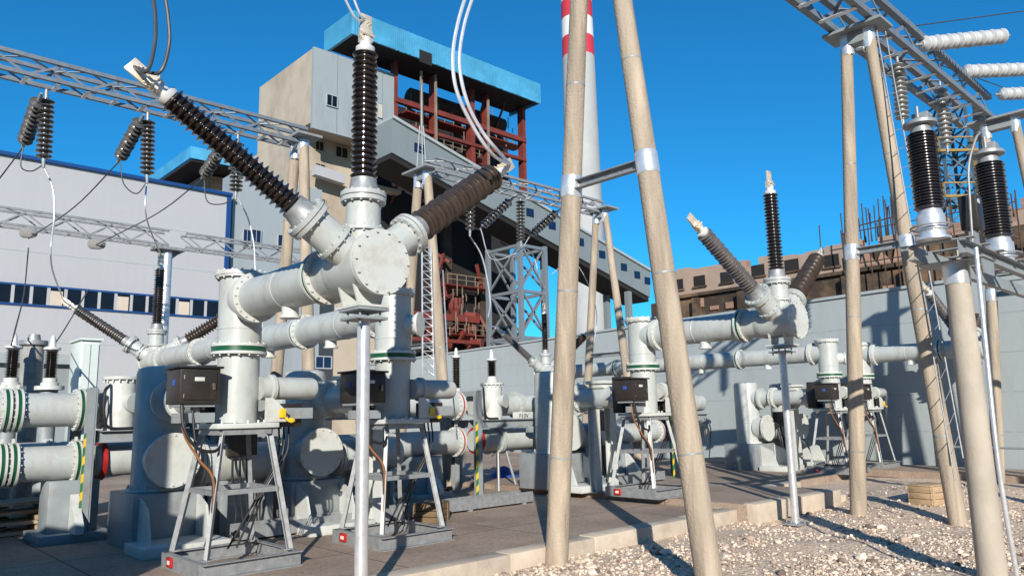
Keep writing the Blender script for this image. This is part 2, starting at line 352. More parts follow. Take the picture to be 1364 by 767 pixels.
ico = [Vector(p).normalized() for p in [(-1, 1.618, 0), (1, 1.618, 0), (-1, -1.618, 0), (1, -1.618, 0), (0, -1, 1.618), (0, 1, 1.618), (0, -1, -1.618), (0, 1, -1.618), (1.618, 0, -1), (1.618, 0, 1), (-1.618, 0, -1), (-1.618, 0, 1)]]
icf = [(0, 11, 5), (0, 5, 1), (0, 1, 7), (0, 7, 10), (0, 10, 11), (1, 5, 9), (5, 11, 4), (11, 10, 2), (10, 7, 6), (7, 1, 8), (3, 9, 4), (3, 4, 2), (3, 2, 6), (3, 6, 8), (3, 8, 9), (4, 9, 5), (2, 4, 11), (6, 2, 10), (8, 6, 7), (9, 8, 1)]
st = MB(); cnt = 0
while cnt < 14000:
    px = random.uniform(540, 1420); py = 655+130*random.random()**.8
    p = PZ(px, py, 0)
    if not (p.x < 26 and -2 < p.y < 8.2): continue
    if p.y > 6.35 and p.x < 13.3: continue
    if noise.noise(Vector((p.x*1.0, p.y*1.0, 5))) < random.uniform(-.45, .35): continue
    s_ = random.choice((.005, .006, .008, .010, .012, .016, .022))*random.uniform(.7, 1.2)
    if random.random() < .035: s_ *= random.uniform(1.6, 3.0)
    b = len(st.v); z = hgt(p.x, p.y); sc = Vector((random.uniform(.7, 1.4), random.uniform(.7, 1.4), random.uniform(.45, .9)))*s_; a = random.uniform(0, 6.3)
    for q in ico:
        k = random.uniform(.8, 1.15); X = q.x*sc.x*k; Y = q.y*sc.y*k
        st.v.append(Vector((p.x+X*cos(a)-Y*sin(a), p.y+X*sin(a)+Y*cos(a), z+s_*.3+q.z*sc.z*k)))
    st.f += [tuple(b+i for i in q) for q in icf]; cnt += 1
st.solo('gravel', 'stones', label='loose pale crushed stones scattered over the ground', kind='stuff', smooth=False)

SZ = .16
sl_ = MB()
sl_.prism([(-30, 6.5, -.2), (10.6, 6.62, -.2), (10.6, 26, -.2), (-30, 26, -.2)], (0, 0, .2+SZ))
sl_.solo('pavement', 'slab', kind='structure', smooth=False)
sl2 = MB().prism([(10.602, 6.2, -.2), (13.4, 6.2, -.2), (13.4, 26, -.2), (10.602, 26, -.2)], (0, 0, .2+.26)); sl2.solo('pavement', 'slab', kind='structure', smooth=False)
sl3 = MB().prism([(13.402, 8.0, -.2), (20.9, 8.0, -.2), (20.9, 26, -.2), (13.402, 26, -.2)], (0, 0, .2+.14)); sl3.solo('pavement', 'slab', kind='structure', smooth=False)
k = MB()
x = -6.0; i = 0
while x < 10.5:
    w_ = random.uniform(1.4, 2.2); x1 = min(10.59, x+w_)
    k.cbox(x+.006, x1-.006, 6.36+random.uniform(-.012, .012), 6.62, -.15, SZ+.012+random.uniform(-.008, .01), .012); x = x1
k.solo('kerb', 'kerb', kind='structure')
k = MB(); k.cbox(10.62, 12.0, 6.02, 6.26, -.15, .275, .012); k.cbox(12.02, 13.42, 6.0, 6.26, -.15, .265, .012)
k.cbox(13.43, 13.70, 6.0, 8.0, -.15, .17, .015); k.cbox(13.72, 15.4, 7.7, 7.99, -.1, .17, .015); k.solo('kerb', 'kerb', kind='structure')

# unseen dark strip and heaps added behind the viewpoint, cutting bounce and sky fill
mat('bounce_dark', (.045, .045, .047), .9, 0, .2, 3)
mat('blocker_dark', (.018, .017, .016), .9, 0, .3, 1)
ya = site(1, 0, 0); yb = site(0, 1, 0)
MB().prism([ya*-60+yb*-3.2, ya*60+yb*-3.2, ya*60+yb*-16, ya*-60+yb*-16], (0, 0, .03)).solo('bounce_blocker', 'bounce_dark', kind='structure', smooth=False)  # unseen dark strip, added to cut ground bounce
hm = MB(); NX, NY = 70, 14
for j_ in range(NY+1):
    for i_ in range(NX+1):
        X = -110+220*i_/NX; Y = -38-34*j_/NY; e_ = sin(pi*j_/NY)**.8*min(1, min(i_, NX-i_)/6)
        p = ya*X+yb*Y; hm.v.append(Vector((p.x, p.y, -.3+(16.5+2*noise.noise(Vector((X*.06, Y*.06, 1))))*e_)))
for j_ in range(NY):
    for i_ in range(NX): hm.f.append((j_*(NX+1)+i_, j_*(NX+1)+i_+1, (j_+1)*(NX+1)+i_+1, (j_+1)*(NX+1)+i_))
hm.solo('sky_blocker', 'blocker_dark', kind='structure', at=(0, 0, 0))
hm = MB(); NX, NY = 14, 40       # a second unseen heap, added to block sky on the right hand side
for j_ in range(NY+1):
    for i_ in range(NX+1):
        X = 42+40*i_/NX; Y = -40+75*j_/NY; e_ = sin(pi*i_/NX)**.8*min(1, min(j_, NY-j_)/6)
        p = ya*X+yb*Y; hm.v.append(Vector((p.x, p.y, -.3+(15+2*noise.noise(Vector((X*.06, Y*.06, 4))))*e_)))
for j_ in range(NY):
    for i_ in range(NX): hm.f.append((j_*(NX+1)+i_, j_*(NX+1)+i_+1, (j_+1)*(NX+1)+i_+1, (j_+1)*(NX+1)+i_))
hm.solo('sky_blocker', 'blocker_dark', kind='structure', at=(0, 0, 0))

# ------------------------------------------------------------------ concrete A-frames and beams
def aframe(u, l0, l1, r0_, r1_, zt, ra, rb, label, group, brace=4.2, matn='concrete_pole', collars=(), cap=True):
    t = thing('gantry_column', (u, (l0+r0_)/2, 0), label, 'gantry column', group)
    legs = []
    for a, b in ((l0, l1), (r0_, r1_)):
        p0 = Vector((u, a, -.2)); p1 = Vector((u, b, zt)); d = p1-p0; Ln = d.length
        leg = MB().lathe(p0, d, [(0, ra), (Ln*.55, (ra+rb)/2*1.01), (Ln, rb)], 28).part('leg', matn, t)
        legs.append((p0, d, leg))
        for zc in collars:
            f = (zc+.2)/(zt+.2); c = p0+d*f; r = ra+(rb-ra)*f
            MB().lathe(c-d.normalized()*.13, d, [(0, r+.006), (.02, r+.012), (.24, r+.012), (.26, r+.006)], 28).part('collar', 'galv_bright', leg)
        for zc in (1.1+random.uniform(-.2, .2), 3.1, 5.6):
            if zc < zt-.5:
                f = (zc+.2)/(zt+.2); c = p0+d*f; r = ra+(rb-ra)*f
                MB().lathe(c, d, [(0, r+.004), (.018, r+.004)], 28).part('seam_band', 'steel_paint', leg)
    if brace:
        f = (brace+.2)/(zt+.2); a = legs[0][0]+legs[0][1]*f; b = legs[1][0]+legs[1][1]*f
        MB().channel(a+Vector((0, -.1, 0)), b+Vector((0, .1, 0)), .07, .11, .012).part('brace', 'galv', t)
    if cap:
        a = legs[0][0]+legs[0][1]; b = legs[1][0]+legs[1][1]
        c = MB()
        for q in (a, b): c.lathe(q-Vector((0, 0, .34)), (0, 0, 1), [(0, rb+.008), (.34, rb+.02)], 24)
        c.part('pole_cap', 'galv_bright', t)
        MB().box(u-.26, u+.26, b.y-.3, a.y+.3, zt+.002, zt+.05).box(u-.1, u+.1, b.y+.05, a.y-.05, zt-.2, zt-.002).part('cap_plate', 'steel_paint', t)
    return t
GG = 'concrete gantry columns of the front row'
aframe(6.5, 6.29, 5.50, 4.22, 5.10, 7.8, .134, .105, 'tall concrete pole pair in front of the red and white chimney', GG, 4.36, collars=(4.36,))
aframe(12.2, 5.22, 4.67, 3.79, 4.32, 7.8, .125, .092, 'concrete pole pair with a silver ladder up its slanting leg', GG, 4.15, collars=(4.15,))
aframe(18.6, 4.96, 4.34, 3.3, 3.79, 7.8, .125, .092, 'concrete pole pair behind the arresters at the right edge', GG, 4.0, collars=(4.0,))
aframe(15.0, 1.2, .88, -.1, .56, 7.8, .125, .10, 'concrete pole pair just beyond the right picture edge whose shadow falls on the grey wall', 'concrete gantry columns of the row beyond the right edge', 4.15)
GS = 'concrete gantry columns of the middle row'
aframe(6.83, 14.5, 13.62, 12.6, 13.30, 7.2, .130, .10, 'concrete pole pair left of the standing black bushing before the boiler tower', GS, 3.2)
aframe(9.92, 14.5, 13.65, 12.5, 13.32, 7.2, .130, .10, 'concrete pole pair with a lattice ladder before the red boiler frame', GS, 3.2)
aframe(15.75, 14.1, 13.26, 12.1, 12.95, 7.2, .120, .09, 'slim concrete pole pair standing between the two tallest front poles', GS, 3.2)

def beam(u0_, u1, v, z, w_, h, step, label, group, cw=.07, matn='galv', batten=True):
    t = thing('lattice_beam', (u0_, v, z), label, 'gantry beam', group)
    for a in (-1, 1):
        for c in (0, 1):
            MB().angle((u0_, v+a*w_/2, z+c*h), (u1, v+a*w_/2, z+c*h), cw).part('chord', matn, t)
    m = MB(); n = max(2, round((u1-u0_)/step)); s = (u1-u0_)/n
    for i in range(n):
        x0 = u0_+i*s; x1 = x0+s
        for a in (-1, 1):
            y = v+a*(w_/2-.012)
            if i % 2: m.bar((x0, y, z+.03), (x1, y, z+h-.02), cw*.6, .01, (0, 1, 0))
            else: m.bar((x0, y, z+h-.02), (x1, y, z+.03), cw*.6, .01, (0, 1, 0))
        if i % 2: m.bar((x0, v-w_/2, z+h+.02), (x1, v+w_/2, z+h+.02), cw*.6, .01)
        else: m.bar((x0, v+w_/2, z+h+.02), (x1, v-w_/2, z+h+.02), cw*.6, .01)
    m.part('lacing', matn, t)
    if batten:
        b = MB()
        for i in range(n+1): b.box(u0_+i*s-cw*.45, u0_+i*s+cw*.45, v-w_/2, v+w_/2, z-.022, z-.008)
        b.part('batten', 'galv_bright', t)
    return t
BG = 'steel lattice beams on the gantries'
beam(6.5, 18.6, 4.5, 7.87, .60, .46, .7, 'long steel lattice beam over the front pole row at upper right', BG, .11, 'galv_dark')
beam(-1.0, 6.9, 13.46, 7.10, .36, .30, .45, 'steel lattice beam crossing the sky at upper left', BG, .065, 'galv_dark')
beam(9.9, 15.8, 13.2, 7.12, .36, .30, .45, 'steel lattice beam sloping behind the right leaning bushing', BG, .06)
tb = beam(-3.0, 6.3, 19.4, 6.0, .35, .36, .45, 'low steel lattice beam across the pale factory hall', BG, .05)
beam(6.7, 13.0, 19.4, 6.0, .35, .36, .45, 'short lattice beam right of the silver post before the hall corner', BG, .05)
t = thing('steel_post', (6.34, 19.4, 0), 'silver tubular post carrying the low beam before the pale hall', 'post')
MB().cyl((6.34, 19.4, 0), (6.34, 19.4, 5.9), .13, .12, 24).part('shaft', 'galv_bright', t)
MB().box(6.0, 6.7, 19.15, 19.65, 5.9, 5.97).prism([(6.02, 19.4, 5.9), (6.34, 19.4, 5.6), (6.66, 19.4, 5.9)], (0, .02, 0)).part('head_plate', 'galv', t)
MB().cyl((6.34, 19.4, .14), (6.34, 19.4, .18), .24).part('foot_plate', 'galv', t)

# ------------------------------------------------------------------ insulators
INS = {}
def insulator(p0, p1, label, group, ro=.11, n=15, m='grey_shed', name='insulator_string'):
    p0 = Vector(p0); p1 = Vector(p1); Ln = (p1-p0).length; key = (round(Ln, 2), ro, n, m)
    t = thing(name, p0, label, 'insulator', group)
    if key not in INS:
        INS[key] = (MB().lathe((0, 0, .1), (0, 0, 1), shed_profile(Ln-.2, n, ro*.42, ro), 18).mesh('sheds', m),
                    MB().cyl((0, 0, -.06), (0, 0, .1), .022, .034, 10).mesh('end_fitting', 'galv'),
                    MB().cyl((0, 0, Ln-.1), (0, 0, Ln+.06), .034, .022, 10).mesh('end_fitting', 'galv'))
    a, b, c = INS[key]; M = frame((0, 0, 0), p1-p0)
    inst('sheds', a, t, M); inst('end_fitting', b, t, M); inst('end_fitting', c, t, M); return t
IG = 'hanging insulators of the middle gantry'
def V(x, y, v): return PY(x, y, v)
for (a, b, lab) in (((62, 124), (58, 219), 'upright black ribbed insulator, leftmost under the upper left beam'),
                    ((197, 153), (196, 240), 'upright black ribbed insulator under the beam left of the long bushing'),
                    ((317, 183), (314, 262), 'upright ribbed insulator partly behind the long leaning bushing'),
                    ((628, 232), (626, 312), 'upright ribbed insulator below the right leaning bushing'),
                    ((693, 262), (694, 326), 'upright pale ribbed insulator beside the grey lattice tower')):
    insulator(V(*a, 13.4), V(*b, 13.4), lab, IG, .125, 12, 'dark_shed')
TG = 'slanting strain insulators of the middle gantry'
for (a, b, lab) in (((54, 128), (31, 194), 'slanting ribbed insulator with pale end, leftmost under the upper left beam'),
                    ((190, 156), (158, 214), 'slanting ribbed insulator left of the long bushing tip'),
                    ((300, 190), (270, 236), 'slanting ribbed insulator by the blue edged annex roof'),
                    ((683, 264), (640, 304), 'slanting ribbed insulator across the black boiler front'),
                    ((745, 280), (705, 315), 'slanting pale ribbed insulator in front of the sloping conveyor')):
    p = V(*a, 13.25); q = V(*b, 13.25)+Vector((0, 1.1, 0)); q = PY(b[0], b[1], q.y)
    insulator(p, q, lab, TG, .125, 10, 'dark_shed')
RG = 'hanging insulators under the front right beam'
for (a, b, lab) in (((1195, 78), (1203, 166), 'hanging grey insulator beside the silver ladder'), ((1252, 112), (1262, 200), 'hanging grey insulator between the two black arresters'), ((1303, 136), (1305, 190), 'short hanging grey insulator above the rightmost black arrester')):
    insulator(PY(*a, 4.6), PY(*b, 4.6), lab, RG, .13, 12, 'grey_shed')
HG = 'horizontal strain insulators at upper right'
for (a, b, va, lab) in (((1222, 60), (1342, 48), 4.25, 'topmost of the three level pale insulators at upper right'), ((1280, 96), (1385, 92), 4.25, 'middle of the three level pale insulators at upper right'), ((1328, 126), (1420, 122), 4.25, 'lowest of the three level pale insulators at upper right')):
    p = PY(*a, va); q = PY(*b, va-1.0); insulator(p, q, lab, HG, .15, 15, 'pale_shed')
for px, py in ((30, 310), (120, 325)):
    p = PY(px, py, 19.2); insulator(p, p+Vector((.1, -.7, -.12)), 'pale insulator at the left end of the low beam' if px < 60 else 'pale insulator on the low beam near the silver post', 'strain insulators of the low beam', .12, 8, 'grey_shed')

# ------------------------------------------------------------------ switchgear
BUSH = {}
def bushing_meshes(m):
    if m not in BUSH:
        n = 23; L0 = .80; LS = 1.22; RO = .155 if m == 'porcelain_brown' else .124; RI = .105 if m == 'porcelain_brown' else .084; n = 19 if m == 'porcelain_brown' else n
        BUSH[m] = dict(
            sheds=MB().lathe((0, 0, L0), (0, 0, 1), shed_profile(LS, n, RI, RO, .94), 28).mesh('bushing', m),
            arm=MB().lathe((0, 0, .15), (0, 0, 1), [(0, .155), (.47, .155)], 28).ring((0, 0, .33), (0, 0, 1), .185, .035, 28).ring((0, 0, .60), (0, 0, 1), .20, .04, 28).ring((0, 0, .648), (0, 0, 1), .205, .04, 28).bolts((0, 0, .625), (0, 0, 1), .182, 14, .011, .12).bolts((0, 0, .33), (0, 0, 1), .17, 12, .010, .07).mesh('arm_tube', 'gis_paint'),
            base=MB().lathe((0, 0, .668), (0, 0, 1), [(0, .15), (.03, .135), (.10, .118), (.132, .118)], 28).mesh('metal_base', 'galv'),
            cap=MB().lathe((0, 0, L0+LS), (0, 0, 1), [(0, .08), (.015, .088), (.05, .088), (.06, .055), (.16, .055), (.165, .03), (.2, .03)], 24).mesh('end_cap', 'white_metal'),
            term=MB().cbox(-.014, .014, -.062, .062, L0+LS+.17, L0+LS+.38, .004).cbox(-.045, .045, -.055, .055, L0+LS+.10, L0+LS+.22, .008).bolts((.03, 0, L0+LS+.16), (0, 1, 0), .028, 4, .009, .13).bolts((0, .022, L0+LS+.3), (1, 0, 0), .018, 4, .008, .05).mesh('terminal', 'terminal'))
    return BUSH[m]
def add_bushing(t, c, d, m, label=None):
    B = bushing_meshes(m); M = frame(Vector(c)-t.location, d)
    b = inst('bushing', B['sheds'], t, M); I = Matrix.Identity(4)
    if label: b['label'] = label
    inst('arm_tube', B['arm'], b, I); inst('metal_base', B['base'], b, I); inst('end_cap', B['cap'], b, I); inst('terminal', B['term'], b, I)
    d = Vector(d).normalized(); return Vector(c)+d*2.36

VR = 8.2; ZP = 3.0
TIPS = {}
def outlet(key, u, vf, label, phi=8, tilt=54):
    sg = -1 if vf < VR else 1
    t = thing('bushing_outlet', (u, VR, 2.45), label, 'switchgear outlet', 'three armed gas insulated outlets')
    # riser with cap
    MB().lathe((u, VR, 2.47), (0, 0, 1), [(0, .235), (.20, .235), (.206, .24), (.218, .24), (.224, .235), (.81, .235)], 32).part('riser', 'gis_paint', t)
    MB().ring((u, VR, 3.30), (0, 0, 1), .29, .045, 32).ring((u, VR, 3.265), (0, 0, 1), .28, .02, 32).bolts((u, VR, 3.29), (0, 0, 1), .265, 16, .012, .1).part('riser_cap', 'plate_paint', t)
    fl = MB().ring((u, VR, 2.50), (0, 0, 1), .30, .03, 32).ring((u, VR, 2.415), (0, 0, 1), .30, .03, 32).bolts((u, VR, 2.455), (0, 0, 1), .275, 16, .012, .15).part('riser_flange', 'plate_paint', t)
    MB().ring((u, VR, 2.4575), (0, 0, 1), .292, .052, 32).part('green_ring', 'green', fl)
    # horizontal pipe to the fork
    ve = vf+sg*-.35*0
    r = .215
    PRF = [(0, r)]; q_ = 1.05
    while q_ < abs(vf-VR)-.5: PRF += [(q_-.012, r), (q_-.006, r+.005), (q_+.006, r+.005), (q_+.012, r)]; q_ += 1.15
    p = MB().lathe((u, VR+sg*.12, ZP), (0, sg, 0), PRF+[(abs(vf-VR)-.35, r)], 40).part('pipe', 'gis_paint', t)
    s = MB().ring((u, VR+sg*.36, ZP), (0, 1, 0), .275, .04, 32).ring((u, VR+sg*.405, ZP), (0, 1, 0), .275, .04, 32).bolts((u, VR+sg*.38, ZP), (0, 1, 0), .25, 18, .012, .12).part('pipe_flange', 'plate_paint', p)
    joints = [vf-sg*.62]
    if sg > 0: joints += [VR+2.4, VR+4.6, VR+6.6]
    for q in joints:
        s = MB().ring((u, q-.035, ZP), (0, 1, 0), .265, .03, 32).ring((u, q+.035, ZP), (0, 1, 0), .265, .03, 32).bolts((u, q, ZP), (0, 1, 0), .245, 18, .012, .13).part('pipe_flange', 'plate_paint', p)
        MB().ring((u, q, ZP), (0, 1, 0), .258, .038, 32).part('green_ring', 'green', s)
    for q in ([vf-sg*1.35] if sg < 0 else [VR+1.6, VR+3.6, VR+5.6]):
        MB().cyl((u, q, ZP-.18), (u, q, ZP-.29), .085, n=20).cyl((u, q, ZP-.29), (u, q, ZP-.315), .105, n=20).part('relief_cap', 'plate_paint', p)
    # fork body and end disc
    b = MB().lathe((u, vf-sg*.36, ZP), (0, sg, 0), [(0, .215), (.06, .235), (.12, .245), (.62, .245)], 40)
    b.part('fork_body', 'gis_paint', t)
    MB().ring((u, vf+sg*.285, ZP), (0, 1, 0), .285, .05, 48).bolts((u, vf+sg*.285, ZP), (0, 1, 0), .262, 14, .011, .085).part('end_disc', 'plate_paint', t)
    # saddle on the support post
    m = MB()
    for a in (-.12, .12):
        m.prism([(u-.17, vf+a, ZP-.16), (u+.17, vf+a, ZP-.16), (u+.11, vf+a, ZP-.36), (u-.11, vf+a, ZP-.36)], (0, .02, 0))
    m.box(u-.15, u+.15, vf-.2, vf+.2, ZP-.375, ZP-.355); m.part('saddle', 'plate_paint', t)
    ph = radians(phi); tl = radians(tilt); tips = []
    if sg > 0:
        MB().lathe((u+.1, VR-.15, 2.86), (.55, -.83, 0), [(0, .13), (.17, .13), (.171, .16), (.2, .16)], 28).part('side_port', 'plate_paint', t)
    for s_, mm, lab in ((0, 'porcelain', 'bushing standing upright'), (-1, 'porcelain' if key == 'A' else 'porcelain_grey', 'bushing leaning left'), (1, 'porcelain_brown', 'brownish bushing leaning right')):
        pp = ph if s_ < 0 or sg > 0 else radians(-3)
        d = Vector((s_*sin(tl)*cos(pp), -s_*sin(tl)*sin(pp), cos(tl))) if s_ else Vector((0, 0, 1))
        tips.append(add_bushing(t, (u, vf, ZP), d, mm, lab))
    TIPS[key] = tips; return t
def support_post(u, v, label, zb=0.0):
    t = thing('support_post', (u, v, zb), label, 'support post', 'silver tubular support posts')
    MB().cyl((u, v, zb+.03), (u, v, 2.52), .056, n=24).part('shaft', 'galv_bright', t)
    MB().cbox(u-.16, u+.16, v-.13, v+.13, zb, zb+.03, .004).bolts((u, v, zb+.045), (0, 0, 1), .14, 4, .012, .05).part('foot_plate', 'galv', t)
    h = MB().cbox(u-.15, u+.15, v-.15, v+.15, 2.52, 2.545, .004).cbox(u-.15, u+.15, v-.17, v+.17, 2.595, 2.62, .004)
    for a in (-.1, .1):
        for c in (-.1, .1): h.cyl((u+a, v+c, 2.48), (u+a, v+c, 2.66), .011, n=8)
    h.part('head_plate', 'steel_paint', t)
outlet('A', 3.5, 5.65, 'nearest three armed outlet with a big round end disc and black bushings')
outlet('A2', 5.55, 17.4, 'outlet at left whose forked bushings stand before the pale hall', 35, 56)
outlet('B', 10.85, 5.55, 'outlet with bushings against the blue sky right of the tallest poles')
outlet('B2', 18.3, 17.9, 'far outlet with bushings beside the grey lattice tower', 18, 50)
outlet('C', 20.2, 5.62, 'outlet near the grey wall mostly hidden behind the thick pale post')
support_post(3.5, 5.62, 'shiny silver post in the left foreground under the nearest outlet', 0)
support_post(10.85, 5.56, 'shiny silver post with its foot on the gravel under the right outlet')
support_post(20.2, 5.62, 'silver post behind the thick pale concrete post at right')
support_post(5.55, 17.4, 'silver post far left before the pale hall under the forked bushings', SZ)
support_post(18.3, 17.9, 'silver post far back under the outlet beside the grey lattice tower')

def disconnector(u, zb, label):
    t = thing('disconnector', (u, VR, 1.6), label, 'disconnector', 'disconnectors under the outlet risers')
    MB().lathe((u, VR, 1.66), (0, 0, 1), [(0, .225), (.74, .225)], 32).part('housing', 'gis_paint', t)
    MB().cbox(u-.34, u+.34, VR-.34, VR+.34, 1.60, 1.655, .006).bolts((u, VR, 1.66), (0, 0, 1), .3, 14, .013, .05).part('base_plate', 'plate_paint', t)
    # box with overhanging lid toward -u
    c = MB().cbox(u-.74, u-.33, VR-.34, VR+.06, 1.86, 2.22, .012).part('drive_cabinet', 'cabinet_brown', t)
    MB().cbox(u-.765, u-.305, VR-.365, VR+.085, 2.222, 2.245, .005).part('lid', 'cable_black', c)
    MB().cbox(u-.745, u-.74, VR-.2, VR-.12, 2.05, 2.11, .002).part('gauge_window', 'tarp_blue', c)
    MB().box(u-.72, u-.36, VR-.30, VR+.02, 1.83, 1.858).box(u-.52, u-.48, VR-.2, VR-.16, 1.62, 1.83).part('bracket', 'steel_paint', c)
    d_ = MB().cbox(u-.70, u-.37, VR-.352, VR-.343, 1.90, 2.18, .003).part('door', 'cabinet_brown', c)
    MB().cbox(u-.42, u-.39, VR-.372, VR-.353, 2.0, 2.07, .003).part('latch', 'bolt', d_)
    for z_ in (1.94, 2.13): MB().cyl((u-.703, VR-.355, z_-.02), (u-.703, VR-.355, z_+.02), .007, n=8).part('hinge', 'bolt', d_)
    MB().cbox(u-.60, u-.50, VR-.356, VR-.353, 2.09, 2.13, .001).part('rating_plate', 'plate_paint', d_)
    g_ = MB()
    for q_ in (0, 1, 2): g_.cyl((u-.66+.1*q_, VR-.22, 1.80), (u-.66+.1*q_, VR-.22, 1.86), .022, n=10)
    g_.parts('cable_gland', 'bolt', c)
    for q_ in (0, 1): MB().tube([(u-.66+.1*q_, VR-.22, 1.80), (u-.64+.1*q_, VR-.25, 1.55), (u-.5, VR-.3+.03*q_, 1.30), (u-.36, VR-.36+.03*q_, 1.05), (u-.40, VR-.41+.03*q_, zb+.2)], .013, 8).part('hose', 'cable_black' if q_ else 'rust', t)
    m = MB().lathe((u+.18, VR-.16, 2.03), (1, 0, 0), [(0, .13), (.1, .13), (.11, .155), (.15, .155), (.16, .125), (.62, .125), (.66, .11)], 24)
    m.part('drive_motor', 'gis_paint', t)
    q = MB()
    for a in (0, 1.05, 2.1): q.cyl((u+.24, VR-.16+.1*cos(a), 2.03+.1*sin(a)), (u+.36, VR-.16+.1*cos(a), 2.03+.1*sin(a)), .02, n=8)
    q.part('motor_bolt', 'bolt', t)
    MB().prism([(u+.18, VR-.33, 1.66), (u+.46, VR-.33, 1.66), (u+.40, VR-.33, 1.80), (u+.26, VR-.33, 1.92), (u+.18, VR-.33, 1.92)], (0, .02, 0)).part('gusset', 'plate_paint', t)
    MB().cbox(u+.33, u+.41, VR-.36, VR-.335, 1.70, 1.80, .01).part('warning_tag', 'yellow', t)
    MB().tube([(u+.40, VR-.36, 1.70), (u+.45, VR-.38, 1.66), (u+.50, VR-.36, 1.67), (u+.48, VR-.3, 1.69)], .015, 8).part('earth_strap', 'yellow', t)
    MB().tube([(u-.70, VR-.3, 1.85), (u-.68, VR-.34, 1.62), (u-.55, VR-.36, 1.42), (u-.35, VR-.34, 1.38), (u-.2, VR-.2, 1.5)], .017, 8).part('cable', 'cable_black', t)
    MB().cbox(u-.32, u+.32, VR+.25, VR+.46, 1.66, 2.30, .01).part('shade_box', 'cabinet_brown', t)  # added box hidden behind the housing, there to shade the breaker tank
    MB().bar((u-.33, VR-.2, 1.72), (u-.75, VR-.2, 1.72), .06, .10).bar((u+.3, VR-.2, 1.75), (u+.8, VR-.2, 1.75), .05, .12).parts('drive_arm', 'steel_paint', t)
    MB().cbox(u+.46, u+.72, VR-.12, VR+.14, 1.60, 1.86, .01).part('junction_box', 'cabinet_brown', t)
    for q_ in (0, 1, 2): MB().tube([(u+.5+.06*q_, VR, 1.60), (u+.45+.05*q_, VR-.1, 1.3), (u+.3, VR-.05*q_, .9), (u+.1*q_, VR+.1, zb+.16)], .011, 6).part('hose', 'cable_black', t)
    # link to the breaker tank
    k = MB().lathe((u, VR+.1, 1.95), (0, 1, 0), [(0, .2), (1.75, .2)], 32).part('link_pipe', 'gis_paint', t)
    for q_ in (VR+.5, VR+1.5):
        MB().ring((u, q_-.03, 1.95), (0, 1, 0), .265, .035, 32).ring((u, q_+.03, 1.95), (0, 1, 0), .265, .035, 32).bolts((u, q_, 1.95), (0, 1, 0), .242, 16, .012, .13).part('link_flange', 'plate_paint', k)
    MB().cbox(u-.2, u+.2, VR+.75, VR+1.2, 2.2, 2.26, .01).cbox(u-.16, u+.16, VR+.8, VR+1.15, 2.12, 2.2, .01).part('inspection_box', 'plate_paint', k)
    # trestle underneath: its own thing
    return t
def trestle(u, zb, label):
    t = thing('support_trestle', (u, VR, zb), label, 'steel trestle', 'four legged steel trestles')
    zt = 1.585; a, c = .24, .43
    for sx in (-1, 1):
        for sy in (-1, 1):
            MB().angle((u+sx*c, VR+sy*c, zb+.16), (u+sx*a, VR+sy*a, zt), .055, (sx, sy, 0)).cbox(u+sx*c-.05, u+sx*c+.05, VR+sy*c-.05, VR+sy*c+.05, zb+.155, zb+.17, .003).part('leg', 'galv', t)
    b = MB(); f = .5; zc = zb+.16+(zt-zb-.16)*f; k = c+(a-c)*f
    for s_ in (-1, 1):
        b.bar((u-k, VR+s_*k, zc), (u+k, VR+s_*k, zc), .05, .05); b.bar((u+s_*k, VR-k, zc), (u+s_*k, VR+k, zc), .05, .05)
    b.part('cross_bar', 'galv', t)
    b = MB(); k = a+.03
    for s_ in (-1, 1):
        b.bar((u-k, VR+s_*k, zt-.02), (u+k, VR+s_*k, zt-.02), .06, .06); b.bar((u+s_*k, VR-k, zt-.02), (u+s_*k, VR+k, zt-.02), .06, .06)
    b.part('top_frame', 'galv', t)
    k = c+.10; b = MB()
    b.channel((u-k, VR-k, zb+.075), (u+k, VR-k, zb+.075), .06, .15, .01, side=1); b.channel((u-k, VR+k, zb+.075), (u+k, VR+k, zb+.075), .06, .15, .01, side=1)
    b.channel((u-k, VR-k, zb+.075), (u-k, VR+k, zb+.075), .06, .15, .01, side=1); b.channel((u+k, VR-k, zb+.075), (u+k, VR+k, zb+.075), .06, .15, .01, side=-1)
    b.part('base_frame', 'galv', t)
    r = MB().cbox(u-k-.03, u-k-.006, VR+.18, VR+.32, zb+.03, zb+.13, .004).part('red_plate', 'red', t)
    MB().box(u-k-.033, u-k-.0305, VR+.215, VR+.285, zb+.06, zb+.10).part('plate_mark', 'red_white', r)
    return t
